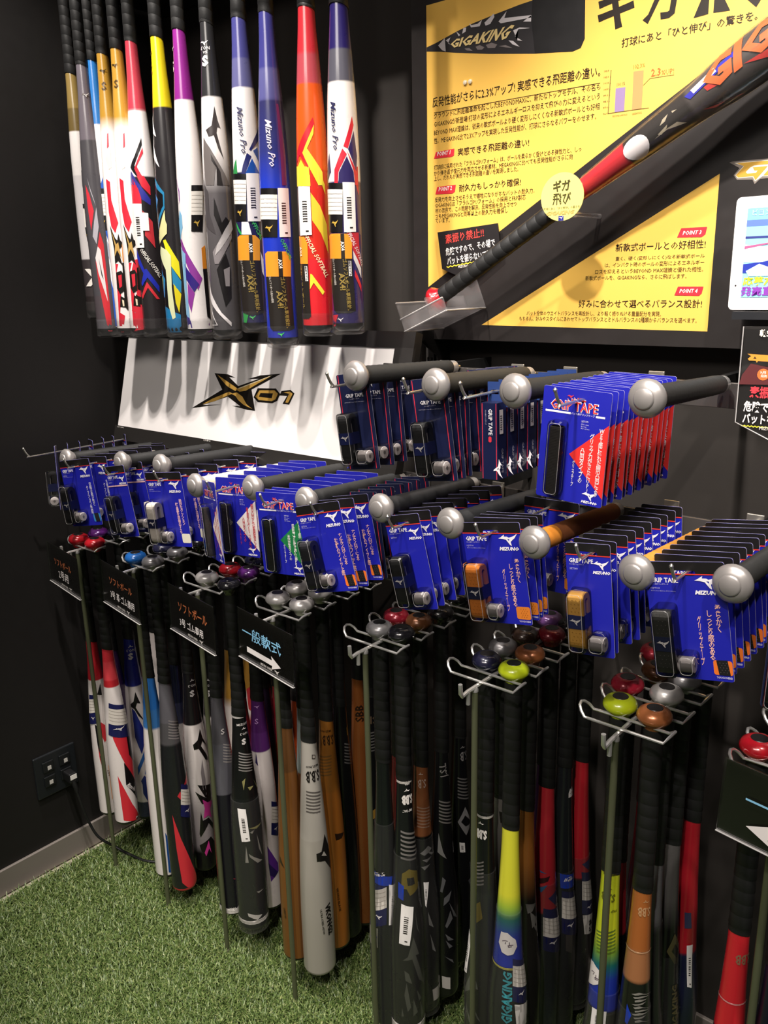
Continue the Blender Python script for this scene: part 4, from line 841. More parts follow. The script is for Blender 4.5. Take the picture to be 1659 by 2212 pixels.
b.band('#d8d2cc', 1966, 1974, 1).px('#d8d2cc', Z('m', [(560, 880), (690, 890), (650, 940), (570, 910)]), 1).text('#e4dedb', 'MAX', *Z('m', [(730, 900)])[0], 8, rot=math.pi+.2, lay=2, bold=.04)
b.build('softball_bat', 'large dark bat with a slanting white barcode sticker and white ring', G(3), hard(b, [(1530, '#141415'), (1712, '#191a1b')]), knobmat=KN['dark'], sleeve=.5)
b = rbat(497, 1228, 1940, gend=1500); b.build('softball_bat', 'red-knobbed bat with a red and orange body between the dark and purple bats', G(3), hard(b, [(1490, '#8e2428'), (1600, '#c84a24'), (1690, '#e0d6d2')]), knobmat=KN['red'])
b = rbat(537, 1236, 1952, gend=1508); b.text('#b98cc4', 'S', *Z('l', [(930, 490)])[0], 14, lay=2).text('#b98cc4', bird2d(), *Z('l', [(930, 360)])[0], 8, lay=2).px('#33285e', Z('l', [(925, 770), (945, 890), (920, 860)])).px('#5a2a86', Z('m', [(735, 280), (830, 430), (835, 500), (800, 560), (770, 600), (745, 420)])).px('#2a1c54', Z('m', [(745, 430), (830, 510), (800, 560), (760, 540)]), 1); navyband(b, 'l', 1060, 1135, 1205, 1505)
b.build('softball_bat', 'purple-handled white bat with violet zigzag near the tip, third rack', G(3), hard(b, [(1500, '#4c1f5c'), (1574, '#57286a'), (1614, '#e0d6d2')]), knobmat=KN['purple'])
b = rbat(552, 1208, 1915, gend=1480); b.build('softball_bat', 'dark violet bat behind the purple-handled one', G(3), hard(b, [(1470, '#2a1a34'), (1600, '#170f16')]), knobmat=KN['navy'])
b = rbat(585, 1203, 1905, gend=1478); b.build('softball_bat', 'red-handled orange bat next to the fourth rack pole', G(3), hard(b, [(1468, '#b0303a'), (1588, '#c0481c')]), knobmat=KN['crimson'])
b = rbat(628, 1190, 1885, gend=1505); b.build('softball_bat', 'orange bat seen beside the grey-green handle in the third rack', G(3), hard(b, [(1495, '#b84a1e'), (1640, '#a84420')]), knobmat=KN['dark'])
# rack four
b = rbat(600, 1291, 2058, 'wood', .0322, gend=1565); b.px('#2a1a12', Z('m', [(845, 350), (860, 400), (890, 480), (850, 420)])).px('#2a1a12', Z('l', [(1205, 480), (1260, 480), (1260, 510), (1205, 510)])).text('#2a1a12', 'CHERRY HD', *Z('m', [(895, 880)])[0], 6, rot=-1.5, wpx=30, lay=1)
b.build('baseball_bat', 'brown wooden training bat just behind the fourth rack pole', G(4), hard(b, [(1555, '#5e3c1e'), (1660, '#75491f')]), knobmat=KN['silver'], rough=.4)
b = rbat(652, 1304, 2088, 'wood', .0345, gend=1596)
b.text('#1b1716', 'S.B.B', *Z('l', [(1435, 985)])[0], 30, rot=math.pi, lay=1, wpx=34, bold=.03).text('#1b1716', 'MIZUNO', *Z('l', [(1430, 895)])[0], 6, rot=math.pi, lay=1).px('#3a3430', Z('l', [(1425, 788), (1455, 788), (1455, 828), (1425, 828)]), 0).px('#9b958c', Z('l', [(1431, 795), (1449, 795), (1449, 820), (1431, 820)]), 1).fine('l', 1375, 1500, 1110, 1320, '#55504c')
b.px('#181514', Z('m', [(1245, 170), (1300, 330), (1310, 480), (1280, 450), (1250, 410), (1180, 420), (1175, 350), (1220, 330)]), 1).px('#a9a49b', Z('m', [(1240, 325), (1265, 365), (1220, 365)]), 2).text('#181514', 'VKONG2', *Z('m', [(1290, 930)])[0], 17, rot=-1.5, lay=1, wpx=92, bold=.05).text('#181514', 'ULTRA STEEL HS700', *Z('m', [(1230, 960)])[0], 5, rot=-1.5, lay=1, wpx=74)
b.build('baseball_bat', 'large grey metal bat with black upright lettering hanging over the turf', G(4), hard(b, [(1590, '#a39e95'), (1800, '#9b968c')]), knobmat=KN['silver'], rough=.4, cap='#8f8a82')
b = rbat(642, 1268, 2010, 'wood', .0315, gend=1525); b.px('#3a1e10', Z('m', [(1005, 140), (1040, 120), (1045, 160), (1010, 170)])).px('#3a1e10', Z('m', [(1010, 290), (1040, 285), (1040, 400), (1015, 390)])).build('baseball_bat', 'orange-brown wooden bat squeezed between the pole and the grey metal bat', G(4), hard(b, [(1515, '#8f9a96'), (1660, '#7c4420')]), knobmat=KN['silver'], rough=.4)
b = rbat(692, 1279, 2036, 'wood', .0322, gend=1550); b.text('#2a1a12', 'S.B.B', *Z('l', [(1570, 660)])[0], 26, rot=math.pi, lay=1, wpx=26).text('#2a1a12', 'MIZUNO', *Z('l', [(1545, 580)])[0], 5, rot=math.pi, lay=1).fine('l', 1495, 1600, 790, 985, '#6a4a24').px('#2a1a10', Z('m', [(1340, 170), (1420, 150), (1400, 210), (1350, 230)])).text('#3a2614', 'VKONG BLACK', *Z('m', [(1375, 760)])[0], 6, rot=-1.5, wpx=70, lay=1)
b.build('baseball_bat', 'golden brown bat with black upside-down lettering to the right of the grey bat', G(4), hard(b, [(1545, '#8a571f'), (1700, '#93591f')]), knobmat=KN['silver'], rough=.38)
b = rbat(722, 1258, 2018, 'wood', .0325, gend=1520); b.text('#8f6a2a', 'J', *Z('n', [(290, 565)])[0], 26, rot=math.pi, lay=1).fine('n', 265, 355, 685, 880, '#6a6866').px('#a8a29e', Z('n', [(410, 1310), (455, 1290), (480, 1480), (440, 1500)]), 1)
b.build('baseball_bat', 'matt black bat with gold initial between the brown bat and the fifth pole', G(4), [(0, '#121213'), (.84, '#161717')], knobmat=KN['dark'])
b = rbat(765, 1246, 1985, 'wood', .030, gend=1462); b.text('#2a1a12', 'SBB', *Z('n', [(400, 420)])[0], 20, rot=math.pi/2, lay=1).build('baseball_bat', 'thin orange wooden bat glimpsed among black bats in the fourth rack', G(4), [(0, '#8a4f24'), (.84, '#7a4520')], knobmat=KN['brown'])
b = rbat(790, 1240, 1975, 'wood', .031, gend=1500); b.text('#5a4a3a', 'SBB', *Z('n', [(480, 480)])[0], 20, rot=math.pi, lay=1).fine('n', 430, 545, 575, 765, '#5e5c5a').px('#8a6a2a', Z('n', [(490, 1310), (545, 1270), (550, 1350), (490, 1380)])).build('baseball_bat', 'black bat with faint brown lettering behind the fifth rack pole', G(4), [(0, '#111112'), (.84, '#121214')], knobmat=KN['dark'])
# rack five
b = rbat(820, 1356, 2195, 'giga', .0335, gend=1640)
b.px('#1f3fb4', Z('o', [(425, 290), (610, 380), (600, 460), (400, 400)]), 3).text('#e4dedb', '推奨//', *Z('o', [(490, 365)])[0], 10, rot=math.pi+.35, lay=5, wpx=34, bold=.05); navyband(b, 'o', 420, 560, 430, 815)
b.code('o', [(580, 455), (655, 450), (658, 795), (580, 820)]).px('#8a887c', Z('o', [(415, 810), (485, 850), (485, 1025), (415, 960)]), 2).px('#3a3a8a', Z('o', [(440, 865), (478, 925), (455, 965), (425, 915)]), 3)
b.build('baseball_bat', 'bagged black bat with blue paper band behind the fifth rack pole', G(5), [(0, '#141615'), (.84, '#181c1b')], knobmat=KN['grey'], sleeve=.4)
b = rbat(867, 1366, 2252, 'giga', .0335, gend=1678); b.band('#b9b5ae', 1679, 1684, 1, 1.2).text('#e9e4de', 'S.BB', *Z('n', [(830, 1190)])[0], 27, rot=math.pi, lay=2, wpx=28, bold=.06).text('#e9e4de', bird2d(), *Z('n', [(825, 1105)])[0], 9, rot=math.pi, lay=2).text('#e9e4de', 'MFJA', *Z('n', [(825, 1050)])[0], 5, rot=math.pi, lay=2).text('#e9e4de', 'FRP BAT', *Z('n', [(830, 1290)])[0], 7, rot=math.pi, lay=2, wpx=24).fine('n', 770, 905, 1465, 1740, '#77736f')
b.px('#7a6a24', Z('o', [(700, 360), (760, 320), (830, 330), (840, 470), (770, 560), (740, 500), (690, 490)]), 1).px('#1e1e1b', Z('o', [(740, 400), (800, 390), (810, 450), (750, 470)]), 2).code('o', [(695, 625), (798, 655), (765, 1003), (675, 980)]).px('#1f3fb4', Z('o', [(670, 430), (715, 470), (712, 600), (668, 570)]), 3)
for q in ([(800, 930), (850, 1080), (820, 1090), (890, 1330), (850, 1310), (790, 1130), (705, 1140), (750, 1110)], [(720, 1230), (760, 1260), (790, 1350), (730, 1320)], [(740, 1340), (780, 1560), (750, 1600), (720, 1450)], [(815, 700), (840, 850), (860, 900), (830, 850)], [(800, 1480), (840, 1600), (800, 1640)], [(860, 1500), (890, 1600), (870, 1650)], [(900, 1300), (930, 1400), (905, 1380)], [(700, 1560), (715, 1640), (695, 1640)], [(830, 1400), (870, 1470), (850, 1500)]): b.px('#55564e', Z('o', q), 0)
b.band('#d6cfca', 2185, 2215, 1)
b.build('baseball_bat', 'black foam-barrel bat with big white upside-down lettering and a white barcode sticker', G(5), hard(b, [(1670, '#141516'), (1845, '#20211f'), (1946, '#181916')]), knobmat=KN['dark'], sleeve=.45)
b = rbat(856, 1330, 2150, 'giga', gend=1628); b.build('baseball_bat', 'crimson-knobbed bat with a dull red upper body behind the spiral grip', G(5), hard(b, [(1618, '#7e1e26'), (1781, '#121213')]), knobmat=KN['crimson'])
b = rbat(905, 1341, 2165, 'giga', gend=1648); b.text('#b0988a', 'S.B', *Z('n', [(960, 1050)])[0], 24, rot=math.pi, lay=1, wpx=20).text('#b0988a', bird2d(), *Z('n', [(950, 960)])[0], 8, rot=math.pi, lay=1).fine('n', 915, 1025, 1250, 1450, '#8f6f5c')
for q in ([(860, 180), (930, 110), (960, 130), (900, 200)], [(880, 240), (960, 200), (920, 260)], [(870, 300), (950, 270), (900, 330)], [(900, 150), (985, 160), (960, 190)], [(930, 700), (980, 840), (940, 820)], [(950, 900), (1000, 1060), (970, 1040)]): b.px('#8c8a88', Z('o', q), 1)
b.code('o', [(890, 435), (935, 432), (915, 660), (905, 640)]).px('#cfc8c2', Z('o', [(970, 1400), (1050, 1310), (1050, 1430), (980, 1500)]), 1)
b.build('baseball_bat', 'brown-knobbed bat with a copper collar and grey flames, rack five', G(5), hard(b, [(1640, '#7c4a2c'), (1793, '#141414')]), knobmat=KN['brown'], sleeve=.45)
b = rbat(952, 1322, 2135, 'giga', gend=1618); b.text('#8f8b88', 'J.S.L', *Z('n', [(1160, 930)])[0], 22, rot=math.pi/2+.1, lay=1, wpx=38).fine('n', 1112, 1235, 1195, 1405, '#7a7673').px('#8c8a88', Z('n', [(1110, 1490), (1150, 1659), (1180, 1720), (1100, 1659)]), 1)
for q in ([(1060, 390), (1090, 420), (1060, 530), (1040, 520)], [(1075, 580), (1140, 510), (1120, 600), (1070, 650)], [(1120, 620), (1190, 750), (1160, 740)], [(1085, 830), (1130, 690), (1150, 760), (1100, 850)], [(1085, 900), (1160, 950), (1110, 960)], [(1090, 960), (1150, 1010), (1120, 1030)], [(1080, 1100), (1150, 1130), (1160, 1160)]): b.px('#6e6e70', Z('o', q), 1)
b.px('#d8d2cc', Z('o', [(1055, 1275), (1130, 1290), (1130, 1395), (1060, 1380)]), 1)
b.build('baseball_bat', 'black bat with slanted grey streaks and a white tip label, rack five', G(5), [(0, '#141415'), (.84, '#171719')], knobmat=KN['black'])
b = rbat(992, 1290, 2060, 'giga', gend=1588); b.text('#8c8886', 'S.B', *Z('n', [(1335, 800)])[0], 24, rot=math.pi, lay=1, wpx=20).text('#8c8886', bird2d(), *Z('n', [(1325, 720)])[0], 8, rot=math.pi, lay=1).fine('n', 1280, 1405, 990, 1190, '#6e6b69')
b.px('#8c8a8a', Z('n', [(1345, 1255), (1430, 1380), (1355, 1510), (1280, 1390)]), 1).px('#141416', Z('n', [(1345, 1330), (1390, 1380), (1350, 1430), (1310, 1390)]), 2).code('n', [(1295, 1570), (1340, 1575), (1345, 1659), (1300, 1659)])
for q in ([(1300, 250), (1340, 300), (1310, 400)], [(1290, 420), (1340, 330), (1320, 500)]): b.px('#55555a', Z('o', q), 1)
b.build('baseball_bat', 'black bat with a grey flame emblem deep in rack five', G(5), [(0, '#111112'), (.84, '#141417')], knobmat=KN['black'])
# rack six
b = rbat(1052, 1425, 2340, 'giga', gend=1750); b.band('#a9a59e', 1753, 1758, 1, 1.2).text('#e9e4de', 'S.BB', *Z('n', [(1490, 1500)])[0], 27, rot=math.pi, lay=2, wpx=28, bold=.06).text('#e9e4de', bird2d(), *Z('n', [(1490, 1400)])[0], 9, rot=math.pi, lay=2).fine('o', 1350, 1430, 250, 480, '#6f6b68').px('#6a5c20', Z('o', [(1320, 650), (1400, 610), (1420, 760), (1340, 820)]), 1)
b.code('o', [(1295, 850), (1325, 930), (1285, 1250), (1265, 1220)])
for q in ([(1340, 1200), (1380, 1400), (1330, 1390), (1260, 1420)], [(1300, 1420), (1400, 1690), (1370, 1660)], [(1320, 1000), (1350, 1150), (1330, 1150)], [(1270, 1500), (1320, 1690), (1300, 1690)]): b.px('#5f6058', Z('o', q))
b.build('baseball_bat', 'bagged dark knob bat with white lettering hidden half by the sixth pole', G(6), hard(b, [(1740, '#141516'), (1915, '#1f211e'), (2015, '#1a1b16')]), knobmat=KN['navy'], sleeve=.4)
b = rbat(1110, 1446, 2380, 'giga', gend=1783)
b.px('#eee8e4', Z('q', [(345, 875), (400, 890), (470, 950), (482, 1010), (450, 1080), (400, 1092), (350, 1060), (325, 970)]), 2).text('#5a4a58', '久ソ', *Z('q', [(400, 985)])[0], 14, rot=2.4, lay=3); navyband(b, 'q', 445, 595, 1120, 1500)
b.px('#eae4de', Z('q', [(460, 1530), (605, 1490), (610, 1690), (475, 1709)]), 3).text('#1e1b19', 'GK', *Z('q', [(565, 1630)])[0], 14, rot=1.5, lay=4).text('#3f9aa4', 'GIGAKING', *Z('q', [(395, 1480)])[0], 26, rot=math.pi/2, lay=2, wpx=150, bold=.04, shear=.2).band('#b9b054', 2066, 2070, 1)
b.build('baseball_bat', 'lime to blue fading bat with a teardrop sticker and teal lettering', G(6), [(0, '#d8d63a'), (b.row(1920), '#d8d63a'), (b.row(1945), '#9ab83c'), (b.row(1970), '#1d6a60'), (b.row(2005), '#2438a0'), (b.row(2064), '#1c2ea4'), (b.row(2072), '#191c19'), (b.L, '#191c16')], knobmat=KN['lime'], sleeve=.45)
b = rbat(1087, 1396, 2275, 'giga', gend=1716); b.px('#1e1b19', Z('p', [(370, 1290), (410, 1300), (405, 1400), (385, 1410)]), 1).build('baseball_bat', 'grey-collared bat to the left of the lime one', G(6), [(0, '#66625e'), (b.row(1760), '#66625e'), (b.row(1900), '#161414'), (b.L, '#121213')], knobmat=KN['grey'])
b = rbat(1145, 1411, 2310, 'giga', gend=1742)
for q in ([(560, 630), (650, 620), (620, 700), (580, 720)], [(600, 700), (660, 760), (620, 850)], [(610, 780), (690, 850), (650, 870)]): b.px('#5c5a56', Z('q', q))
b.build('baseball_bat', 'copper-knobbed bat with an amber brown upper body beside the lime one', G(6), [(0, '#7c4c1e'), (b.row(1850), '#7c4c1e'), (b.row(1930), '#191714'), (b.L, '#161615')], knobmat=KN['copper'])
b = rbat(1135, 1371, 2225, 'giga', gend=1700); b.build('baseball_bat', 'dark brown knobbed bat behind the amber one in rack six', G(6), [(0, '#1f1815'), (.84, '#141313')], knobmat=mat('#3a2a22', .25, .3, .6))
b = rbat(1192, 1369, 2260, 'giga', gend=1692)
for q in ([(680, 320), (750, 360), (700, 350)], [(670, 480), (760, 460), (700, 530)]): b.px('#2c6a9c', Z('q', q), 1)
b.px('#3a1a20', Z('q', [(680, 400), (780, 380), (760, 430), (690, 450)]), 1).px('#2c2a5c', Z('q', [(825, 510), (868, 575), (825, 640), (762, 580)]), 2).px('#1c1f52', Z('q', [(720, 670), (885, 650), (885, 700), (720, 730)]), 1); navyband(b, 'q', 718, 895, 690, 1040)
b.build('baseball_bat', 'bright red bat with a blue diamond sticker above its paper band', G(6), [(0, '#b82a34'), (b.row(1950), '#b82a34'), (b.row(1953), '#191b1c'), (b.L, '#20302f')], knobmat=KN['crimson'], sleeve=.5)
b = rbat(1187, 1336, 2170, 'giga', gend=1645); b.build('baseball_bat', 'violet bat behind the bright red one', G(6), [(0, '#3c1f48'), (b.row(1818), '#43254e'), (b.row(1822), '#100f12'), (b.L, '#100f12')], knobmat=mat('#8a5aa0', .2, .2, .7))
b = rbat(1232, 1352, 2200, 'giga', gend=1650); b.text('#e4dedb', 'B', *Z('p', [(1105, 1090)])[0], 16, rot=math.pi/2, lay=1, wpx=26, bold=.05); b.px('#1f3fb4', Z('q', [(870, 355), (1030, 345), (1040, 460), (875, 485)]), 3).text('#e4dedb', '推奨//', *Z('q', [(960, 400)])[0], 11, rot=math.pi, lay=4, wpx=36, bold=.05); navyband(b, 'q', 885, 1038, 510, 890)
b.px('#4a4440', Z('q', [(920, 910), (975, 900), (975, 1070), (920, 1050)]), 2).code('q', [(1035, 450), (1055, 440), (1060, 820), (1040, 840)])
b.build('baseball_bat', 'black bat with a blue recommendation strip between the two red bats', G(6), [(0, '#131315'), (b.row(1830), '#1f2225'), (b.L, '#161917')], knobmat=KN['black'], sleeve=.5)
b = rbat(1270, 1332, 2150, 'giga', gend=1638); b.px('#2c2a5c', Z('q', [(1130, 210), (1172, 265), (1120, 325), (1065, 275)]), 2).px('#1c1f52', Z('q', [(1060, 345), (1180, 340), (1185, 400), (1065, 420)]), 1); navyband(b, 'q', 1065, 1190, 370, 720); b.px('#e2dcd6', Z('q', [(1070, 730), (1190, 700), (1190, 880), (1085, 900)]), 3).text('#141212', '推奨', *Z('q', [(1140, 810)])[0], 18, rot=1.6, lay=4, bold=.05)
b.build('baseball_bat', 'scarlet bat with a small blue diamond, deepest on the right of rack six', G(6), [(0, '#b8232e'), (b.row(1878), '#b8232e'), (b.row(1881), '#121214'), (b.L, '#121214')], knobmat=KN['black'], sleeve=.5)
# rack seven
b = rbat(1340, 1519, 2480, 'giga', gend=1876); b.px('#55561a', Z('s', [(108, 180), (222, 195), (222, 218), (108, 205)]), 1).text('#6a6e1c', 'S.BB', *Z('s', [(145, 430)])[0], 24, rot=math.pi-.08, lay=1, wpx=34, bold=.03).text('#6a6e1c', bird2d(), *Z('s', [(160, 345)])[0], 8, rot=math.pi, lay=1).text('#6a6e1c', 'FRP BAT', *Z('s', [(160, 560)])[0], 7, rot=math.pi, lay=1)
b.fine('s', 40, 215, 730, 960, '#5e7a2c').px('#eee8e4', Z('q', [(1140, 1115), (1175, 1150), (1240, 1240), (1245, 1300), (1215, 1350), (1170, 1355), (1130, 1320), (1120, 1210), (1093, 1185)]), 2).text('#5a4a58', '久ソ', *Z('q', [(1185, 1270)])[0], 13, rot=2.4, lay=3).code('q', [(1165, 1550), (1285, 1590), (1270, 1760), (1140, 1760)]).band('#3a3a30', 2160, 2166, 1)
b.build('baseball_bat', 'lime to blue fading bat with khaki lettering, behind the seventh pole', G(7), [(0, '#c6d22a'), (b.row(2010), '#c6d22a'), (b.row(2040), '#7aa436'), (b.row(2065), '#1d6a60'), (b.row(2095), '#2438a0'), (b.row(2155), '#1c2ea4'), (b.row(2162), '#2a2c1c'), (b.L, '#2a2c1c')], knobmat=KN['lime'], sleeve=.5)
b = rbat(1414, 1544, 2520, 'giga', gend=1916); b.text('#c09468', 'S.BB', *Z('s', [(490, 570)])[0], 26, rot=math.pi, lay=1, wpx=30, bold=.03).text('#c09468', bird2d(), *Z('s', [(505, 470)])[0], 9, rot=math.pi, lay=1).band('#d0a27a', 2038, 2041, 1)
for i in range(9):
    y_ = 1330+i*32; b.px('#8f8c84', Z('s', [(370+i % 3*14, y_+10), (440+i % 2*30, y_), (545-i % 4*14, y_-14), (470, y_+16), (400, y_+26)]), 1)
b.px('#1f3fb4', Z('s', [(330, 1430), (368, 1540), (330, 1628), (310, 1600)]), 3)
b.build('baseball_bat', 'copper bat with a pale band and grey feather graphics on the right', G(7), [(0, '#a8622e'), (b.row(2035), '#a8622e'), (b.row(2042), '#a87048'), (b.row(2100), '#a87048'), (b.row(2104), '#191b16'), (b.L, '#191b16')], knobmat=KN['copper'], sleeve=.5)
b = rbat(1356, 1476, 2400, 'giga', gend=1850); b.build('baseball_bat', 'pink-red knobbed bat behind the second lime one', G(7), [(0, '#a82430'), (b.row(2000), '#a82430'), (b.row(2004), '#121214'), (b.L, '#121214')], knobmat=KN['pink'])
b = rbat(1440, 1498, 2440, 'giga', gend=1856); b.build('baseball_bat', 'silver-knobbed bat with a pale grey body behind the copper one', G(7), [(0, '#8f8c8c'), (b.row(1970), '#77757a'), (b.row(2000), '#1e1e1f'), (b.L, '#161617')], knobmat=KN['silver'], sleeve=.4)
b = rbat(1421, 1447, 2340, 'giga', gend=1780); b.build('baseball_bat', 'bronze-knobbed bat with a rust brown body seen next to the seventh pole', G(7), [(0, '#6a3a22'), (b.row(1950), '#5c3220'), (b.row(1990), '#161212'), (b.L, '#161212')], knobmat=KN['brown'])
b = rbat(1479, 1466, 2380, 'giga', gend=1814); b.px('#5e5636', Z('s', [(775, 770), (820, 860), (870, 930), (830, 1050), (770, 1060), (700, 940), (740, 860)]), 1).px('#161411', Z('s', [(780, 870), (830, 930), (790, 1000), (745, 940)]), 2).text('#8a7a4a', 'GIGAKING', *Z('s', [(780, 1480)])[0], 22, rot=math.pi/2, lay=2, wpx=130, bold=.04, shear=.2); navyband(b, 's', 825, 890, 1130, 1550)
b.build('baseball_bat', 'grey to black bat with a gold flame emblem and gold lettering', G(7), [(0, '#6a6764'), (b.row(1930), '#5c5958'), (b.row(1990), '#141312'), (b.L, '#161611')], knobmat=KN['grey'], sleeve=.5)
b = rbat(1524, 1436, 2330, 'giga', gend=1766); b.px('#3a3c5a', Z('s', [(870, 570), (930, 575), (935, 720), (870, 720)]), 1).code('s', [(888, 880), (940, 870), (930, 1280), (890, 1270)])
b.build('baseball_bat', 'slim scarlet bat at the far right of rack seven', G(7), [(0, '#a81c28'), (b.row(2035), '#a81c28'), (b.row(2040), '#1c1f3c'), (b.L, '#121214')], knobmat=KN['dark'])
b = rbat(1416, 1407, 2280, 'giga', gend=1730); b.build('baseball_bat', 'pink knobbed bat deepest in rack seven below the blue tape pack', G(7), [(0, '#8e1e28'), (b.row(1950), '#121214'), (b.L, '#121214')], knobmat=KN['pink'])
# rack eight
b = rbat(1640, 1611, 2640, 'giga', gend=2006); b.px('#4a4a22', Z('s', [(1445, 760), (1510, 750), (1510, 780), (1450, 795)]), 1).text('#8f6a52', 'S.BB', *Z('s', [(1430, 1020)])[0], 28, rot=math.pi, lay=1, wpx=38, bold=.03).band('#e89a98', 2146, 2149, 1)
b.build('baseball_bat', 'vivid red bat at the bottom edge under the left-pointing sign', G(8), [(0, '#d02630'), (b.row(2210), '#d02630'), (b.row(2216), '#1c1f3c'), (b.L, '#121214')], knobmat=KN['red'])
b = rbat(1735, 1630, None, 'giga'); b.glen = .33; b.build('baseball_bat', 'blue-banded bat beside the vivid red one at the edge', G(8), [(0, '#1c1f3c'), (.84, '#121214')], knobmat=KN['dark'])

# ------------------------------------------------------------------ hook rails on the wall
RAILM = mat('#7a7572', .22, .75, name='brushed_rail_metal')
RY = -.225
for nm, z_, x0_, x1_, lab_ in (('hook_rail', 1.337, .93, 2.3, 'metal hook rail across the wall carrying the upper grip tape row'), ('hook_rail', 1.136, .03, 2.3, 'long metal hook rail carrying the lower grip tape row')):
    r_ = thing(nm, lab_, 'rail', (0, 0, 0), 'metal hook rails')
    bevel(MB().box(x0_, x1_, RY, RY+.006, z_-.018, z_+.018).build('bar', RAILM, r_), .001)
    for x in np.arange(x0_+.08, x1_, .5):
        if .2 < x: MB().box(x, x+.012, RY+.006, -.001, z_-.015, z_+.015).build('bracket_arm', BLACK, r_)
GR_U = [(760, 813, '#20201f'), (933, 832, '#2c2820'), (1105, 846, '#272521'), (1391, 862, '#242220')]
GR_L = [(137, 993, '#191919'), (255, 1000, '#191919'), (340, 1007, '#1b1b1c'), (415, 1050, '#d8ccae'), (537, 1055, '#1e1e1e'), (653, 1083, '#1e1f20'), (815, 1100, '#18181a'), (965, 1133, '#1f2022'), (1147, 1175, '#7a4520'), (1368, 1240, '#c98a34'), (1577, 1265, '#232322')]
glab = {(760, 813): 'silver knobbed sample handle with pebbled black tape, first in the upper row', (933, 832): 'silver knobbed sample handle with olive-black tape, second in the upper row', (1105, 846): 'silver knobbed sample handle just before the red and blue packs', (1391, 862): 'silver knobbed sample handle with finely ribbed tape, last in the upper row',
        (137, 993): 'sample handle at the wall end of the lower row beside a black coil', (255, 1000): 'second small sample handle of the lower row, above the narrow blue packs', (340, 1007): 'third sample handle of the lower row, over the white tape pack', (415, 1050): 'sample handle wrapped in cream tape', (537, 1055): 'black sample handle between pale-triangle and green-triangle packs', (653, 1083): 'black sample handle over the green-triangle packs',
        (815, 1100): 'smooth black sample handle over the packs with small orange frames', (965, 1133): 'dotted black sample handle to the left of the orange tape pack', (1147, 1175): 'sample handle wrapped in brown and orange leather tape', (1368, 1240): 'sample handle wrapped in amber yellow tape', (1577, 1265): 'large silver knob of the black sample handle nearest the camera'}
for row in (GR_U, GR_L):
    for px, py, col in row:
        p = at_y(px, py, -.5)
        ln = -.5-RY
        t = thing('grip_sample', glab[(px, py)], 'bat handle', tuple(p), 'silver knobbed grip samples on the rails', (math.radians(-2.0 if row is GR_U else -2.2), 0, 0))
        k = MB().lathe([(-.0035, .0105), (-.002, .0125), (-.001, .0128), (-.0004, .0150), (.003, .0205), (.008, .0232), (.0125, .0225), (.018, .0175), (.024, .0140)], 32, 'y').build('knob', SILVER, t)
        rough_ = .75 if col in ('#d8ccae', '#7a4520', '#c98a34') else .6
        gm_ = mat(col, rough_, bump=('noise', 220, .35))
        seg = []; y_ = .022
        while y_ < .236:                      # each turn of the wound tape laps over the next
            seg += [(y_, .0148), (y_+.0125, .0142)]; y_ += .0135
        seg = [(a, r*(1-.10*(a/.24))) for a, r in seg]
        g = MB().lathe(seg+[(.243, .0128)], 20, 'y').build('tape_wrap', gm_, t)
        if col == '#7a4520': MB().lathe([(.021, .0152), (.058, .0147)], 20, 'y').build('orange_tape_end', mat('#d0822a', .6, bump=('noise', 200, .3)), t)
        MB().lathe([(.240, .0118), (.258, .0116), (.262, .0090)], 18, 'y').build('end_sleeve', mat('#cfcac6', .3, .6), t)
        MB().lathe([(.260, .0040), (-RY-.5 and (.5+RY)*1.0 if False else .274, .0040)], 10, 'y').build('mounting_peg', CHROME, t)

# ------------------------------------------------------------------ grip tape packs
BLU, BLK, NAV = '#1b1fa0', '#141212', '#141a3c'
GLINTM = clear_mat('blister_glint', (1, 1, 1), .5, .2, .8, .22)  # whitened clear material for the painted blister highlight
def rrect(x0, x1, z0, z1, r, n=4):
    P = []
    for cx_, cz_, a0 in ((x1-r, z1-r, 0), (x0+r, z1-r, 90), (x0+r, z0+r, 180), (x1-r, z0+r, 270)):
        for k in range(n+1): a = math.radians(a0+90*k/n); P.append((cx_+r*math.cos(a), cz_+r*math.sin(a)))
    return P
def slot(x=0): return rrect(x-.013, x+.013, -.0030, .0032, .003, 3)
def stad(hw, hh, n=8):
    P = []
    for k in range(n+1): a = math.pi*k/n; P.append((hw*math.cos(a), hh-hw+hw*math.sin(a)))
    for k in range(n+1): a = math.pi+math.pi*k/n; P.append((hw*math.cos(a), -hh+hw+hw*math.sin(a)))
    return P
def xprism(poly, x0, x1, hole=None, off=(0, 0)):
    """outline in y,z extruded along x"""
    m = MB().flat([(p[0], p[1]) for p in poly], x0, x1, [hole] if hole else [])
    m.v = [(v[1], v[0]+off[0], v[2]+off[1]) for v in m.v]; return m
def blister(x0, x1, z0, z1, d, parent, name='blister'):
    m = MB(); P = rrect(x0, x1, z0, z1, min(.006, (x1-x0)*.3), 3); Q = rrect(x0+.003, x1-.003, z0+.003, z1-.003, .005, 3); n = len(P)
    v = [(p[0], 0, p[1]) for p in P]+[(p[0], -d+.003, p[1]) for p in P]+[(p[0], -d, p[1]) for p in Q]
    f = []
    for a in range(2):
        for i in range(n): j = (i+1) % n; f.append((a*n+i, a*n+j, (a+1)*n+j, (a+1)*n+i))
    f.append(tuple(2*n+i for i in range(n))); m.add(v, f, False); o = m.build(name, CLEAR, parent); glint = MB().tube([(p[0], -d, p[1]) for p in Q], .00035, 5, True).build('blister_glint', GLINTM, o); return o  # thin pale tube added as a highlight along the blister outline
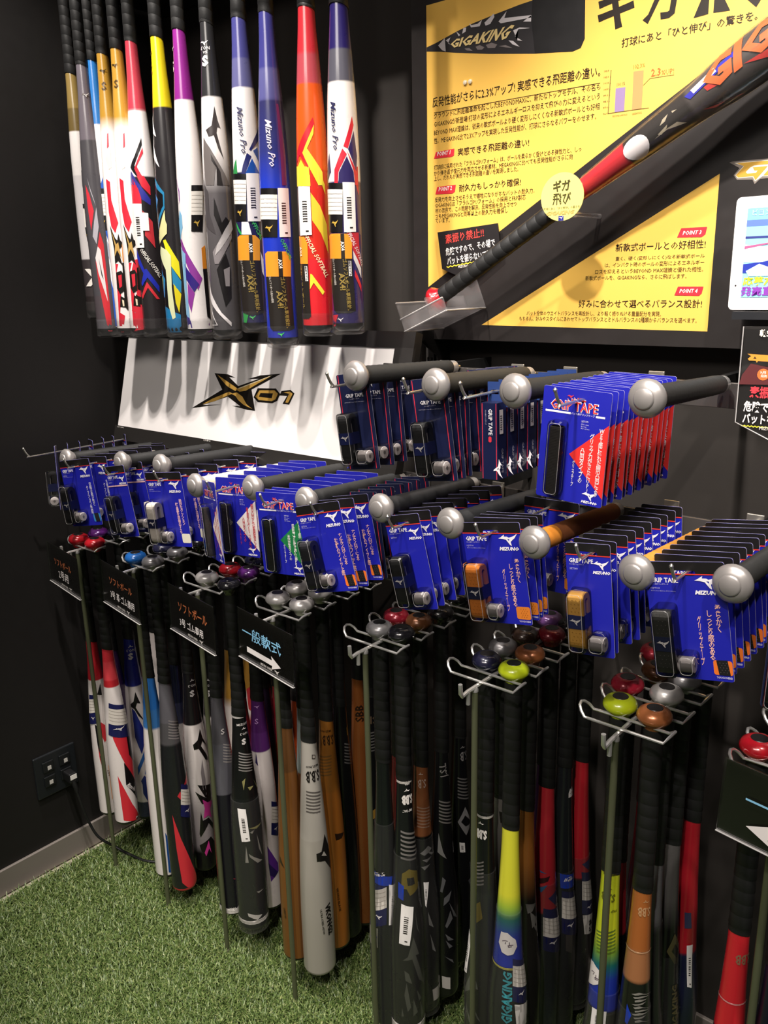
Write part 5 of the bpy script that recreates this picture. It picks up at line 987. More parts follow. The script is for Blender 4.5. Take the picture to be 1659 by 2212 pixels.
def coil(parent, x, z, hh, col, wd=.021, band=NAV, bandtext=True, rough=.5, dots=None):
    outer = stad(.0105, hh, 8); inner = stad(.0040, hh-.008, 8)
    c = xprism(outer, x-wd/2, x+wd/2, inner, (-.0125, z)).build('tape_coil', mat(col, rough, bump=('noise', 260, .3)), parent)
    bo = stad(.0110, hh+.0006, 8)
    bb = MB().box(x-wd/2-.0004, x+wd/2+.0004, -.0240, -.0010, z-.009, z+.009).build('paper_band', mat(band, .45), c)
    p = Print(-.0242)
    if dots:
        for i in range(4):
            for s_ in (1, -1):
                for j in (-1, 0, 1): p.poly(dots, [(x+j*.005+dx+(i % 2)*.002, z+s_*(.014+i*.005)+dz) for dx, dz in ((-.0005, -.0004), (.0005, -.0004), (.0005, .0004), (-.0005, .0004))], 0)
    p.text('#e4dedb', bird2d(), x-.008, z-.004, wd=.016); p.build(bb, .5, 'band_print')
    # loose spiral layers visible on the side of the coil
    MB().box(x+wd/2, x+wd/2+.0003, -.0180, -.0172, z-hh*.6, z+hh*.6).build('layer_edge', mat('#8f8a86', .6), c)
    return c
def roll(parent, x, z):
    r_ = MB().lathe([(x-.009, .0098), (x+.008, .0098)], 18, 'x', (0, -.0115, z)).build('end_tape_roll', mat('#77716f', .3, coat=.3), parent)
    MB().lathe([(x+.008, .0098), (x+.0086, .0092)], 18, 'x', (0, -.0115, z)).build('roll_face', mat('#e0d6d2', .5), r_)
    MB().lathe([(x+.0086, .0028), (x+.0089, .0028)], 12, 'x', (0, -.0115, z)).build('roll_core', mat('#8a8482', .5), r_)
def card(parent, W_, H_, col, header=None):
    T = .014
    MB().flat(rrect(-W_/2, W_/2, T-H_, T, .003), 0, .0006, [slot()]).build('card', mat(col, .42, coat=.2), parent)
    # pale cut edge of the card board, seen when looking along the row
    MB().flat(rrect(-W_/2-.0002, W_/2+.0002, T-H_-.0002, T+.0002, .003), .0006, .0009, [slot()]).build('card_back', mat('#b9b4bc' if col != NAV else '#8a8894', .6), parent)
    return T
def pack_wide(parent, tape='#1c1b1c', sw_col='#e8742a', sw_in=None, lines=('柔らかく', 'しっとり感のある', 'グリップテープ'), lcol='#f0b8a8', code='1CJYT103', band=NAV, dots=None, touch=True, W_=.093, extra=None, dark=False):
    H_ = .147; T = card(parent, W_, H_, BLU); X = lambda u: -W_/2+u*W_; Zz = lambda v: T-v*H_; p = Print(0)
    p.poly(BLK, rrect(X(0), X(1), Zz(.10), T, .003), 0, hole=slot()).rect('#d8382c', X(0), X(1), Zz(.108), Zz(.099), 1)
    p.text('#ece8ee', 'GRIP TAPE', X(.05), Zz(.178), h=.0062, wd=.034, bold=.025).text('#c8c4dc', 'バット用グリップテープ', X(.05), Zz(.200), h=.0022, wd=.022).text('#c8c4dc', code, X(.05), Zz(.238), h=.0026).text('#a8a4cc', '厚さ1.3mm 幅25mm 長さ1080mm', X(.05), Zz(.255), h=.0015, wd=.030)
    p.text('#ece8ee', bird2d(), X(.62), Zz(.225), wd=.030).text('#ece8ee', 'MIZUNO', X(.615), Zz(.272), h=.0055, wd=.031, bold=.05, shear=.25)
    for i, s_ in enumerate(lines):
        h_ = (.052 if i == 0 else .062)*min(1, len(s_)/6) if len(s_) > 4 else .034
        p.text(lcol, s_, X(.84-.115*i), Zz(.35+.05*i)-h_, h=h_, wd=.0072 if i < 2 else .0046, bold=.012, vertical=True)
    if sw_col:
        p.poly(sw_col, rrect(X(.76), X(.995), Zz(.945), Zz(.82), .003), 0)
        if sw_in: p.poly(sw_in, [(X(.80), Zz(.82)), (X(.94), Zz(.815)), (X(.965), Zz(.945)), (X(.825), Zz(.945))], 1)
        if dots or sw_in:
            for i in range(5):
                for j in range(3): a, b_ = X(.845+.04*j+.02*(i % 2)), Zz(.84+.02*i); p.rect('#55504e' if sw_in else '#8a4a14', a-.0005, a+.0005, b_-.0004, b_+.0004, 2)
        if touch: p.text('#c8c4dc', 'TOUCH HERE!', X(.79), Zz(.975), h=.0028, wd=.018, bold=.03)
    if extra: p.rect(extra, X(0), X(1), Zz(.20), Zz(.188), 1)
    p.build(parent, .4)
    coil(parent, X(.235), Zz(.655), .040, tape, .023, band, dots=dots); roll(parent, X(.475), Zz(.845))
    blister(X(.09), X(.375), Zz(.945), Zz(.345), .0265, parent); blister(X(.376), X(.60), Zz(.93), Zz(.745), .0225, parent, 'roll_blister')
def pack_narrow(parent, tape='#1b1b1c', blue=True, tagc='#b8c83a', pink=False, W_=.063, H_=.150, dots=None):
    T = card(parent, W_, H_, BLU if blue else NAV); X = lambda u: -W_/2+u*W_; Zz = lambda v: T-v*H_; p = Print(0)
    if blue:
        p.poly(BLK, rrect(X(0), X(1), Zz(.10), T, .003), 0, hole=slot()).rect('#d8382c', X(0), X(1), Zz(.108), Zz(.099), 1)
        p.text('#ece8ee', 'GRIP TAPE', X(.07), Zz(.175), h=.0060, wd=.033, bold=.025).text('#c8c4dc', 'バット用グリップテープ', X(.07), Zz(.196), h=.0022, wd=.020).text('#c8c4dc', '2ZT360', X(.08), Zz(.235), h=.0024).text('#ece8ee', bird2d(), X(.60), Zz(.225), wd=.022).text('#ece8ee', 'MIZUNO', X(.60), Zz(.262), h=.0044, wd=.0235, bold=.05, shear=.25)
        if pink: p.rect('#e8b8b8', X(0), X(1), Zz(.285), Zz(.268), 1)
        if tagc: p.text(tagc, 'がっちりフィット', X(.16), Zz(.915), h=.003, wd=.022, bold=.03); p.text(tagc, '究極のタイプ', X(.22), Zz(.94), h=.003, wd=.018, bold=.03)
    else:
        p.rect('#d23444', X(.05), X(.072), T-H_+.001, T-.001, 1).rect('#d23444', X(.885), X(.907), T-H_+.001, T-.001, 1)
        p.text('#e4e0e4', bird2d(), X(.34), Zz(.165), wd=.018).text('#e4e0e4', 'GRIP TAPE', X(.22), Zz(.245), h=.0058, wd=.036, bold=.025).text('#b8b4c4', 'バット用グリップテープ', X(.33), Zz(.268), h=.0021, wd=.020).text('#b8b4c4', '1CJYT105 厚さ1.1mm 幅25mm 長さ1080mm', X(.16), Zz(.30), h=.0018, wd=.040)
    p.build(parent, .4)
    coil(parent, X(.33), Zz(.655), .038, tape, .022, '#1c2456', dots=dots); roll(parent, X(.74), Zz(.855))
    blister(X(.12), X(.535), Zz(.935), Zz(.39), .0265, parent); blister(X(.54), X(.93), Zz(.935), Zz(.76), .0225, parent, 'roll_blister')
def pack_tri(parent, tri='#d8302c', tcol='#e8e0e0', lines=('WET感に優れた細巾凸凹により', 'グリップ力がさらにUP!', '凸凹タイプの', 'グリップテープ'), code='2ZT173', tape='#26221f'):
    W_, H_ = .093, .147; T = card(parent, W_, H_, BLU); X = lambda u: -W_/2+u*W_; Zz = lambda v: T-v*H_; p = Print(0)
    p.text('#ece8ee', 'GRIP TAPE', X(.12), Zz(.195), h=.0132, wd=.066, bold=.032, lay=1).text('#d83a34', 'GRIP TAPE', X(.13), Zz(.19), h=.0118, wd=.064, bold=.012, lay=2).text('#d83a34', bird2d(), X(.36), Zz(.088), wd=.009)
    p.rect('#ece8ee', X(.05), X(.43), Zz(.222), Zz(.205)).rect('#ece8ee', X(.80), X(.93), Zz(.222), Zz(.205)).text('#ece8ee', 'バット用グリップテープ', X(.44), Zz(.222), h=.003, wd=.032)
    p.poly(tri, [(X(.46), Zz(.57)), (X(1), Zz(.27)), (X(1), Zz(.92))])
    p.text('#c8c4dc', code, X(.60), Zz(.275), h=.0022, bold=.02).text('#c8c4dc', '厚み 1.2mm', X(.60), Zz(.30), h=.0018).text('#c8c4dc', '幅 19mm', X(.60), Zz(.318), h=.0018).text('#c8c4dc', '長さ 1250mm', X(.60), Zz(.336), h=.0018)
    for (s_, u, v, h_, w_) in ((lines[0], .87, .31, .088, .0066), (lines[1], .745, .36, .078, .0058), (lines[2], .625, .50, .046, .0058), (lines[3], .52, .62, .034, .0036)):
        p.text(tcol, s_, X(u), Zz(v)-h_, h=h_, wd=w_, bold=.012, vertical=True)
    p.text('#ece8ee', bird2d(), X(.70), Zz(.952), wd=.021).text('#ece8ee', 'MIZUNO', X(.70), Zz(.982), h=.0036, wd=.022, bold=.05, shear=.25)
    p.build(parent, .4)
    rd = MB(); z_ = Zz(.33)
    while z_ > Zz(.93): rd.box(X(.205), X(.375), -.0125, -.0012, z_-.0017, z_); z_ -= .0020
    rd.build('ribbed_tape', mat(tape, .6), parent); MB().box(X(.21), X(.37), -.0120, -.0012, Zz(.93), Zz(.33)).build('tape_core', mat('#1f1b19', .6), parent)
    blister(X(.165), X(.415), Zz(.955), Zz(.28), .0155, parent)
def pack_box(parent):
    MB().flat(rrect(-.017, .017, -.02, .014, .001), 0, .0006, [slot()]).build('hang_tab', mat('#2a3f74', .35, coat=.3), parent)
    W_, D_, z1, z0 = .0255, .023, -.012, -.118
    bevel(MB().box(-W_/2, W_/2, -D_, 0, z0, z1).build('carton', mat(NAV, .35, coat=.3), parent), .0006)
    p = Print(-D_)
    for s_ in (-1, 1): p.rect('#d23444', s_*(W_/2-.0016)-.0005, s_*(W_/2-.0016)+.0005, z0+.001, z1-.001)
    p.text('#e4e0e4', 'GRIP TAPE', -.001, -.020, h=.0062, wd=.036, bold=.02, rot=-math.pi/2).text('#b8b4c4', 'バット用グリップテープ', -.0065, -.022, h=.0022, wd=.020, rot=-math.pi/2).poly('#d23444', rrect(-.0015, .0035, -.066, -.058, .002), 0).text('#e4e0e4', bird2d(), .006, -.088, wd=.026, rot=-math.pi/2)
    p.build(parent, .4)
    q = MB(); sd = Print(0)
    sd.rect('#d8d2d0', .005, .014, -.055, -.022, 0)
    for i in range(7): sd.rect('#2a2624', .0065, .0115, -.030-.003*i-.0012, -.030-.003*i, 1)
    sd.text('#9a96a4', 'GRIP TAPE', .009, -.075, h=.0045, wd=.034, rot=-math.pi/2)
    for o in sd.build(parent, .4, 'side_print'):
        for v in o.data.vertices: x, y, z = v.co; v.co = (W_/2+.0002-y, x-D_, z)

ORD = ['front', 'second', 'third', 'fourth', 'fifth', 'sixth', 'seventh', 'eighth', 'ninth', 'tenth', 'eleventh', 'twelfth', 'thirteenth']
HOOKM = mat('#d8d4cc', .28, .9, name='hook_chrome')
hooks = {}
def hook(x, z, label, y_tip=-.512):
    h = thing('display_hook', label, 'hook', (x, 0, z), 'chrome display hooks on the rails')
    MB().tube(smooth([(0, RY+.002, -.002), (0, -.35, -.004), (0, y_tip+.010, -.006), (0, y_tip, -.004), (-.001, y_tip-.006, .004), (-.002, y_tip-.010, .014)], 5), .0021, 8).build('prong', HOOKM, h)
    MB().lathe([(-.017, .0012), (-.0145, .0027), (-.012, .0021)], 10, 'z', (-.002, y_tip-.010, 0)).build('ball_tip', HOOKM, h)
    bevel(MB().box(-.012, .012, RY-.003, RY, -.022, .010).build('hook_plate', HOOKM, h), .001)
    return h
def row(maker, kw, x, z, ys, desc, group, tilt=0, yaw=0, jt=2.0, jy=4.0, name='grip_tape_pack', cat='grip tape', start=0, firsttilt=None, place=''):
    proto = None
    for i, y in enumerate(ys):
        lab_ = '%s%s, %s' % (desc, place, (ORD[i+start]+(' of its row' if i+start == 0 else ' from the front')))
        if proto is None:
            proto = thing(name, lab_, cat, (x, y, z), group); maker(proto, **kw); o = proto
        else:
            o = copy_tree(proto); o['label'] = lab_; o.location = (x, y, z)
        f_ = 1 if i == 0 else .75
        o.rotation_euler = (math.radians(random.uniform(-1.2, 1.2)), math.radians(-(tilt*f_+(random.uniform(-jt, jt) if i else 0))), math.radians(yaw*f_+(random.uniform(-jy, jy) if i else 0)))
        o.location.z -= .0012
def seq(y0, y1, n, j=.002): return [y0+(y1-y0)*i/max(1, n-1)+(random.uniform(-j, j) if i else 0) for i in range(n)]
ZU, ZL = 1.353, 1.146
hd = {'u1': (1.075, ZU), 'u2': (1.222, ZU), 'u3': (1.318, ZU), 'u4': (1.458, ZU), 'l1': (.110, 1.135), 'l2': (.285, 1.131), 'l3': (.440, 1.136), 'l4': (.615, 1.146), 'l6': (.775, 1.148), 'l7': (.916, 1.145), 'l8': (1.027, ZL), 'l9': (1.188, 1.150), 'l10': (1.344, 1.164), 'l11': (1.494, 1.163), 'l12': (1.615, 1.161), 'l13': (1.752, 1.163)}
hlab = {'u1': 'hook of the first navy packs in the upper row', 'u2': 'hook of the second navy packs in the upper row', 'u3': 'hook carrying the small navy cartons', 'u4': 'hook carrying the red and blue packs', 'l1': 'hook against the side wall with packs seen edge-on', 'l2': 'hook carrying the packs with a small blue frame', 'l3': 'hook carrying the packs with a pink stripe', 'l4': 'hook carrying the white tape packs', 'l6': 'hook carrying the pale triangle packs', 'l7': 'hook carrying the green triangle packs',
        'l8': 'hook carrying the packs with small orange frames', 'l9': 'hook carrying the plain narrow blue packs', 'l10': 'hook carrying the orange tape packs', 'l11': 'hook carrying the amber tape packs', 'l12': 'hook carrying the black tape packs nearest the camera', 'l13': 'hook at the picture edge carrying a navy pack'}
for k, (x, z) in hd.items(): hook(x, z+.003, 'chrome '+hlab[k], -.512 if k[0] == 'u' or k in ('l9', 'l10', 'l11', 'l12', 'l8', 'l13') else -.520)
def H(k): return hd[k]
NP = 'navy pack with red edge lines'
row(pack_narrow, dict(blue=False), *H('u1'), [-.468, -.425, -.392, -.352, -.318], NP, 'navy packs on the first upper hook', 8, 4, place=' on the first upper hook')
row(pack_narrow, dict(blue=False), *H('u2'), seq(-.468, -.275, 8), NP, 'navy packs on the second upper hook', 7.5, 2, place=' next to the cartons')
row(pack_box, {}, H('u3')[0]+.012, H('u3')[1], seq(-.452, -.262, 8, .0), 'small navy grip tape carton with barcode', 'navy cartons on the third upper hook', 2, 0, 0.6, .8, 'grip_tape_carton')
row(pack_tri, {}, *H('u4'), seq(-.470, -.270, 13, .001), 'blue grip tape pack with red triangle', 'red and blue packs on the fourth upper hook', -3.5, 2, 1.2, 1.5)
row(pack_narrow, dict(tape='#201f20', tagc=None), *H('l1'), seq(-.455, -.270, 7), 'blue and black pack seen edge-on by the side wall', 'packs on the hook against the side wall', 8, -32, place='')
row(pack_wide, dict(tape='#1b1a1b', sw_col='#3a86c4', sw_in='#1b1a1b', lines=('究極の吸汗性と', 'クッション性能'), lcol='#d8d4ea', code='2ZT320', touch=False), *H('l2'), [-.508, -.462]+seq(-.425, -.27, 5), 'blue pack with black tape and a blue-framed swatch', 'blue-framed packs of the lower row', 9, 12)
row(pack_narrow, dict(tape='#151516', pink=True, tagc='#d8a83a'), *H('l3'), [-.507, -.465]+seq(-.42, -.27, 5), 'narrow blue pack with a pink stripe', 'pink-striped packs of the lower row', 10, 6)
row(pack_wide, dict(tape='#d6ccc0', sw_col='#e6e0cc', lines=('絶妙なクッション', '軽量を追求する'), lcol='#f0c0c8', code='1CJYT114', touch=False, dots=None), *H('l4'), [-.512, -.468]+seq(-.42, -.27, 4), 'blue pack with white perforated tape', 'white tape packs of the lower row', 6, 10)
TRI2 = dict(tri='#e6dcd8', tcol='#c83a44', lines=('細巾凸凹と外被膜配合により', '脅威のグリップ力', '凸凹タイプの', 'グリップテープ'), code='2ZT150')
row(pack_tri, TRI2, H('l6')[0]-.018, H('l6')[1], [-.515], 'blue pack with pale triangle turned sideways', 'pale triangle packs of the lower row', 8, -24)
row(pack_tri, TRI2, *H('l6'), [-.470, -.440]+seq(-.40, -.255, 6), 'blue pack with pale triangle and red characters', 'pale triangle packs of the lower row', 3, 8, start=1)
row(pack_tri, dict(tri='#1f7a44', tcol='#e8e4e0', lines=('WET感、グリップ力、', '吸汗性抜群', '天然皮革タイプの', 'グリップテープ'), code='2ZT160', tape='#20241c'), *H('l7'), [-.492, -.474, -.455]+seq(-.415, -.26, 6), 'blue pack with green triangle', 'green triangle packs of the lower row', 2.5, 12)
row(pack_wide, dict(tape='#26262a', sw_in='#1b1a1b', lines=('ナノテクノロジーによる', '抜群のフィット感'), code='2ZT210'), *H('l8'), [-.508, -.474, -.440], 'blue pack with black tape and an orange-framed swatch', 'orange-framed packs of the lower row', 14, 6, 1.0, 1.5)
row(pack_narrow, dict(blue=False), H('l8')[0]+.006, H('l8')[1], seq(-.405, -.265, 7), 'dark navy pack behind the orange-framed packs', 'navy packs behind the orange-framed ones', 8, 0, start=3)
row(pack_narrow, dict(tape='#1a1a1a'), *H('l9'), [-.490, -.462]+seq(-.435, -.268, 6), 'narrow blue pack with dotted black tape', 'narrow blue packs of the lower row', 12.5, 6, 1.5, 2)
row(pack_wide, dict(tape='#cf762a', sw_col='#d87c2c', dots='#8a4a14', code='1CJYT101'), *H('l10'), [-.488, -.460, -.443, -.428], 'blue pack with orange perforated tape', 'orange tape packs of the lower row', 9, 3, 1.0, 2)
row(pack_wide, dict(tape='#cf762a', sw_col='#d87c2c', dots='#8a4a14', code='1CJYT101'), H('l10')[0]+.005, H('l10')[1], [-.33], 'blue pack with orange tape alone behind the leather-wrapped handle', 'orange tape packs of the lower row', 1, 0, start=4)
row(pack_narrow, dict(tape='#c8933e', tagc='#d8b83a', dots='#8a5a14', W_=.060), *H('l11'), [-.494, -.474]+seq(-.445, -.262, 8), 'narrow blue pack with amber tape', 'amber tape packs of the lower row', 6, 4, 3, 5)
row(pack_wide, dict(tape='#23221f', sw_in='#1b1a1b', dots='#55504e'), *H('l12'), [-.486]+seq(-.458, -.262, 9), 'blue pack with black tape and orange-edged swatch, largest in view', 'black tape packs nearest the camera', 9.5, 4, 1.0, 1.5)
row(pack_narrow, dict(blue=False), H('l13')[0], H('l13')[1]+.0, [-.555+.055], 'navy pack with one red line cut by the picture edge', 'navy pack at the picture edge', -1, 0)

# ------------------------------------------------------------------ display bat across the poster
P0 = at_y(933, 655, -.135); P1 = at_y(1590, 158, -.135)
dx_, dz_ = P1[0]-P0[0], P1[2]-P0[2]; ang = math.atan2(dz_, dx_)
db = Bat(0, 0, 0, .83, 'giga', .034, .36); db.th0 = -math.pi/2
K = FPX/1.55
def dpos(px, py):                       # pixel -> (distance along the bat, offset across it)
    p = at_y(px, py, -.16); x, z = p[0]-P0[0], p[2]-P0[2]
    return x*math.cos(ang)+z*math.sin(ang), -x*math.sin(ang)+z*math.cos(ang)
def dpoly(col, pts, lay=0):
    out = []
    for q in pts:
        v, u = dpos(*q); r_ = db.r(v); out.append((math.asin(max(-.98, min(.98, u/r_))), v))
    db.poly_tv(col, out, lay)
dpoly('#ece4e4', [(1371+32*math.cos(q)*.75+21*math.sin(q)*.66, 317-32*math.cos(q)*.66+21*math.sin(q)*.75) for q in [i*math.pi/10 for i in range(20)]], 2)
for q in ([(1430, 258), (1442, 246), (1436, 262), (1424, 272)], [(1450, 240), (1462, 236), (1452, 244)], [(1418, 290), (1440, 268), (1438, 275), (1425, 290)], [(1410, 300), (1460, 262), (1478, 262), (1430, 282)]): dpoly('#b0a48c', q, 1)
vb0 = dpos(1480, 215)[0]
navy = [(1478, 210), (1590, 110), (1596, 118), (1492, 215)]; dpoly('#2a2a9c', navy, 2); dpoly('#e8e2e0', [(1492, 196), (1545, 148), (1551, 156), (1500, 203)], 3)
for q in ([(1522, 190), (1560, 165), (1562, 180), (1530, 197)], [(1530, 225), (1600, 195), (1660, 160), (1600, 205)], [(1515, 235), (1560, 215), (1540, 228)], [(1610, 140), (1690, 90), (1670, 120)]): dpoly('#c83a34', q, 1)
GL = text2d('GIGAKING', .05, .3); gv, gu = dpos(1590, 140)
av = (GL[0]-np.array([0, GL[2][1]/2]))*np.array([.30/GL[2][0], .036/GL[2][1]])
def dtext(col, off, lay):
    V = []; uu, vv_, fL = refine(av[:, 1], av[:, 0], GL[1], .004)
    for x, y in zip(vv_, uu):
        v = dpos(1524, 190)[0]+x; th = math.asin(max(-.95, min(.95, (y+.008)/db.r(v)))); r_ = db.r(v)+.0004+.00035*lay+off; V.append((r_*math.cos(db.th0+th), r_*math.sin(db.th0+th), -v))
    db.prints.setdefault((col, -1), MB()).add(V, fL)
dtext('#c8603a', 0, 3)
v_s = dpos(1243, 432)[0]; v_e = dpos(1348, 340)[0]; v_g = dpos(1235, 440)[0]
db.glen = v_g-.02
t = db.build('display_bat', 'black display bat with a red lower handle mounted diagonally across the yellow poster', None, [(0, '#1a1819'), (v_s-.01, '#1a1819'), (v_s-.009, '#c8202c'), (v_e, '#c8202c'), (v_e+.004, '#211d1b'), (vb0, '#2a2522'), (vb0+.003, '#4a4442'), (.83, '#3a3534')], knobmat=KN['red'], badge=False, sleeve=.36)
# knob end at the lower left, barrel rising to the right: local -z runs along the bat
zx = -Vector((math.cos(ang), 0, math.sin(ang))); yv = Vector((0, 1, 0)); xv = yv.cross(zx)
MW = Matrix.Identity(4)
for i in range(3): MW[i][0] = xv[i]; MW[i][1] = yv[i]; MW[i][2] = zx[i]
MW.translation = Vector(P0); t.matrix_world = MW
# clear holder for its knob
hp = at_y(905, 668, -.135)
ho = thing('acrylic_holder', 'clear acrylic tray holding the red knob of the display bat', 'holder', (P0[0], PY, P0[2]), rot=(0, -(ang-math.radians(8)), 0))
EDG = clear_mat('acrylic_edge', (.9, .9, .9), 1.0, .2, .5, .7)  # whitened colour stands in for light caught in the acrylic edges
def slab(nm, *b_):
    o = bevel(MB().box(*b_).build(nm, ACRYL, ho), .0015); return o
slab('base_plate', -.045, .06, -.004, -.0005, -.034, .034); slab('floor_plate', -.045, .06, -.125, -.004, -.036, -.031); slab('end_plate', -.048, -.043, -.125, -.004, -.036, .020); slab('cradle_plate', .018, .023, -.125, -.004, -.036, .004); slab('lip_plate', -.045, .06, -.128, -.124, -.036, -.012)
for q in ((-.0455, -.128, -.036, .06, -.128, -.036), (-.0455, -.128, -.012, .06, -.128, -.012), (-.0455, -.128, -.036, -.0455, -.004, -.036), (-.0455, -.126, .020, -.0455, -.004, .020), (.060, -.128, -.036, .060, -.004, -.036)):
    MB().tube([q[:3], q[3:]], .0016, 6).build('polished_edge', EDG, ho)
# clear peg under the barrel
pk = at_y(1262, 432, -.12); pg_ = thing('support_peg', 'clear peg under the middle of the display bat', 'peg', (pk[0]-.004, PY, pk[2]-.022))
MB().lathe([(0, .006), (-.07, .006), (-.10, .006), (-.104, .0085), (-.112, .0085)][::-1] if False else [(-.090, .0050), (-.086, .0062), (-.080, .0038), (-.0005, .0038)], 14, 'y').build('peg', ACRYL, pg_)
# round sticker hanging in front of the bat
cc = at_y(1214, 425, -.178); rad = .0375
rs_ = thing('round_sticker', 'round pale yellow swing sticker in front of the display bat grip', 'sticker', tuple(cc))
MB().flat([(rad*math.cos(a), rad*.96*math.sin(a)) for a in [i*math.pi/20 for i in range(40)]], 0, .0012).build('disc', mat('#dcd47c', .4, coat=.2), rs_)
MB().box(-.004, .004, .0012, .034, -.004, .004).build('foam_pad', mat('#d8d2c8', .7), rs_)
p = Print(0); p.text('#4a4420', 'ギガ', -.016, .008, h=.017, wd=.030, bold=.03).text('#4a4420', '飛び', -.016, -.012, h=.018, wd=.032, bold=.012).text('#6a6030', '打球にあと「ひと伸び」の驚きを', -.032, -.0185, h=.004, wd=.064).text('#c8a860', 'GIGAKING', -.027, -.0265, h=.006, wd=.05, bold=.04, shear=.3).rect('#2c2c86', -.005, .004, -.0355, -.0285).text('#e4dedb', bird2d(), -.0045, -.0335, wd=.008)
p.build(rs_, .4)

# ------------------------------------------------------------------ tablet, its bracket, and the acrylic card below it
tb = thing('tablet', 'white tablet showing a blue picture, cut by the picture edge', 'tablet', (0, 0, 0))
TY = -.12; a = at_y(1592, 430, TY); b_ = at_y(1572, 668, TY)
x0_ = (a[0]+b_[0])/2; zt_, zb_ = a[2]+.002, b_[2]-.001; wT = .215
MB().flat(rrect(x0_, x0_+wT, zb_, zt_, .007), TY, TY+.012).build('case', mat('#f0ecea', .25, coat=.4), tb)
sx0, sx1, sz0, sz1 = x0_+.017, x0_+wT-.017, zb_+.018, zt_-.016
sc_ = MB().box(sx0, sx1, TY-.0006, TY, sz0, sz1).build('screen', mat('#8cc8d4', .2, emit=.35), tb)
p = Print(TY-.0006); SW, SH = sx1-sx0, sz1-sz0
X = lambda u: sx0+u*.09; Zq = lambda v: sz1-v*SH
p.rect('#5f78c8', sx0, sx1, Zq(.20), Zq(.13), 0).rect('#7fc0e8', sx0, sx1, Zq(.13), Zq(0), 0).rect('#3a3f80', sx0, sx1, Zq(.335), Zq(.31), 1).poly('#c8e4e4', [(X(0), Zq(.40)), (X(.3), Zq(.43)), (X(1.2), Zq(.45)), (X(1.2), Zq(.62)), (X(0), Zq(.60))], 1)
p.poly('#a85a84', [(X(0), Zq(.42)), (X(.4), Zq(.385)), (X(.9), Zq(.40)), (X(.9), Zq(.415)), (X(.4), Zq(.40)), (X(0), Zq(.45))], 2).poly('#2c3a9c', [(X(0), Zq(.62)), (X(.3), Zq(.60)), (X(.8), Zq(.52)), (X(1.3), Zq(.60)), (X(1.3), Zq(.76)), (X(0), Zq(.72))], 2).poly('#bfe0e8', [(X(.05), Zq(.70)), (X(.25), Zq(.62)), (X(.55), Zq(.70)), (X(.45), Zq(.76)), (X(.1), Zq(.76))], 3)
p.text('#c8d43a', '応募方法', X(0.02), Zq(.865), h=.0125, wd=.058, lay=3, bold=.03).text('#8a3aa8', '発売直後', X(.0), Zq(.985), h=.0135, wd=.060, lay=3, bold=.03).text('#bfe0f4', 'ビヨンドマックス', X(.08), Zq(.085), h=.0085, wd=.07, lay=3)
p.build(sc_, .3, 'screen_image', emit=.22)
MB().lathe([(TY-.0006, .0012), (TY, .0012)], 10, 'y', (x0_+.0085, 0, zb_+.035)).build('camera_lens', mat('#3a3638', .2), tb)
MB().box(x0_+.04, x0_+wT-.04, TY+.012, PY, zb_+.03, zt_-.03).build('wall_mount', BLACK, tb)
MB().box(x0_+.012, x0_+wT, TY-.016, TY+.014, zb_-.013, zb_-.002).build('lower_ledge', mat('#26272a', .35), tb)
ac = thing('acrylic_card_stand', 'black card in clear acrylic below the tablet with red and white handwriting', 'sign', (0, 0, 0))
AY = -.242; q = [at_y(*s_, AY) for s_ in ((1600, 705), (1592, 912), (1659, 945))]
ax0, az1, az0 = q[0][0]+.004, q[0][2], q[1][2]
outl = [(ax0, az1), (ax0, az0), (ax0+.05, az0-.022), (ax0+.10, az0), (ax0+.10, az1)]
MB().flat(outl, AY, AY+.002).build('acrylic_front', ACRYS, ac)
MB().flat([(x, z) for x, z in outl], AY+.0022, AY+.0036).build('black_card', mat('#2c2927', .35), ac)
MB().box(ax0+.02, ax0+.08, AY+.0036, RY if RY > AY else -.001, az1-.06, az1-.03).build('support_arm', ACRYL, ac)
MB().tube([(ax0, AY, az1), (ax0, AY, az0), (ax0+.05, AY, az0-.022)], .0009, 6).build('polished_edge', EDG, ac)
p = Print(AY)
def cz(k, pts): return [tuple(at_y(*s_, AY)[[0, 2]]) for s_ in Z(k, pts)]
p.poly('#e0963a', cz('u', [(590, 665), (960, 690), (960, 800), (770, 790), (750, 820), (735, 785), (620, 780), (595, 750), (655, 705)]), 0).poly('#3a2a18', cz('u', [(690, 745), (720, 710), (745, 750)]), 1).poly('#5c2a2c', cz('u', [(650, 830), (960, 900), (960, 1195), (445, 1185), (500, 1020)]), 0)
c_ = cz('u', [(860, 1020)])[0]; p.poly('#d8743a', [(c_[0]+.0078*math.cos(i*.3927), c_[1]+.0078*math.sin(i*.3927)) for i in range(16)], 1)
def ut(s_, a, b, h, col, bold=.02, lay=2):
    A, B = cz('u', [a])[0], cz('u', [b])[0]; p.text(col, s_, A[0], A[1], h=h, wd=B[0]-A[0], bold=bold, lay=lay)
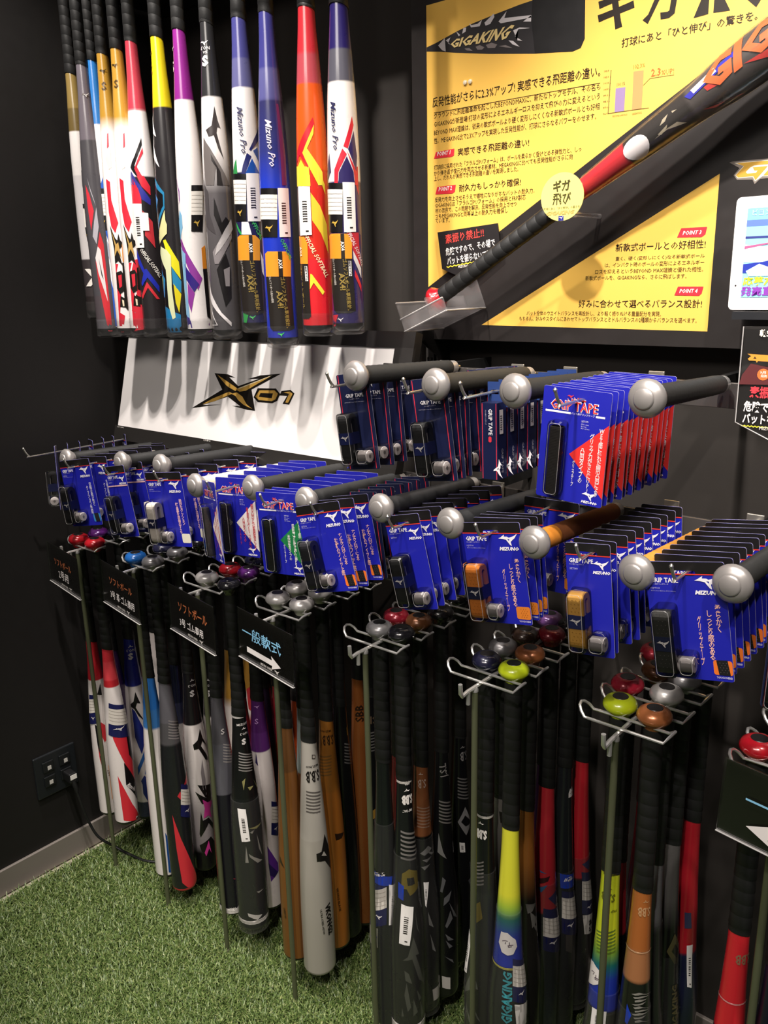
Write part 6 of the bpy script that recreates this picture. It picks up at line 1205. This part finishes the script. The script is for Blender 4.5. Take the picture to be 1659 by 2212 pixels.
ut('9月', (805, 1010), (905, 1005), .004, '#f0e8dc'); ut('発売', (815, 1070), (925, 1065), .004, '#f0e8dc'); ut('素振り', (620, 1415), (1100, 1430), .016, '#d8404a', .03); ut('危険ですので', (520, 1650), (1380, 1720), .015, '#e8e2de', .03); ut('バットを振らないで', (500, 1850), (1760, 1960), .0145, '#e8e2de', .03); ut('MIZUNO OSAKA', (790, 1960), (1400, 2010), .0045, '#d8d2cc'); ut('軟式用', (795, 380), (1150, 380), .010, '#f0e8d8', .05)
zz = [(480+k*30, 1880+k*2.2+(8 if k % 2 else -8)) for k in range(34)]
p.poly('#d4d23a', cz('u', zz+[(x, y+20) for x, y in reversed(zz)]), 1)
p.build(ac, .45)

# ------------------------------------------------------------------ slotted upright and bracket between board and poster
up = thing('slotted_upright', 'grey slotted metal upright under the corner of the poster', 'bracket', (0, 0, 0))
u0, u1 = at_y(920, 735, -.012)[0], at_y(937, 735, -.012)[0]; uz0, uz1 = at_y(930, 782, -.012)[2]-.30, at_y(930, 733, -.012)[2]+.02
holes = []
for k in range(6):
    zc = uz1-.03-.036*k
    for s_ in (.25, .75): xc = u0+(u1-u0)*s_; holes.append([(xc-.0016, zc-.009), (xc+.0016, zc-.009), (xc+.0016, zc+.009), (xc-.0016, zc+.009)])
MB().flat([(u0, uz0), (u1, uz0), (u1, uz1), (u0, uz1)], -.012, -.0095, holes).build('slotted_face', mat('#8a8684', .35, .7), up)
MB().box(u0, u0+.002, -.0095, -.001, uz0, uz1).build('side_flange', mat('#8a8684', .35, .7), up); MB().box(u1-.002, u1, -.0095, -.001, uz0, uz1).build('side_flange', mat('#8a8684', .35, .7), up)
br = thing('shelf_bracket', 'dark bracket arm with a chrome bolt cap at the poster corner', 'bracket', (0, 0, 0))
q = at_y(893, 722, -.105)
MB().tube([(q[0], -.105, q[2]), (q[0]+.03, -.105, q[2])], .0115, 14).build('cross_tube', mat('#191817', .35), br)
MB().lathe([(-.010, .006), (-.008, .0125), (-.002, .0130), (0, .0118)], 18, 'x', (q[0], -.105, q[2])).build('bolt_cap', CHROME, br)
xprism([(-.002, q[2]+.005), (-.105, q[2]+.010), (-.105, q[2]-.010), (-.045, q[2]-.045), (-.022, q[2]-.14), (-.002, q[2]-.14)], q[0]+.010, q[0]+.013).build('bracket_arm', mat('#1d1b1a', .4), br)
MB().box(q[0]-.004, q[0]-.001, -.112, -.100, q[2]-.075, q[2]-.010).build('steel_strip', mat('#8f8b88', .3, .6), br)
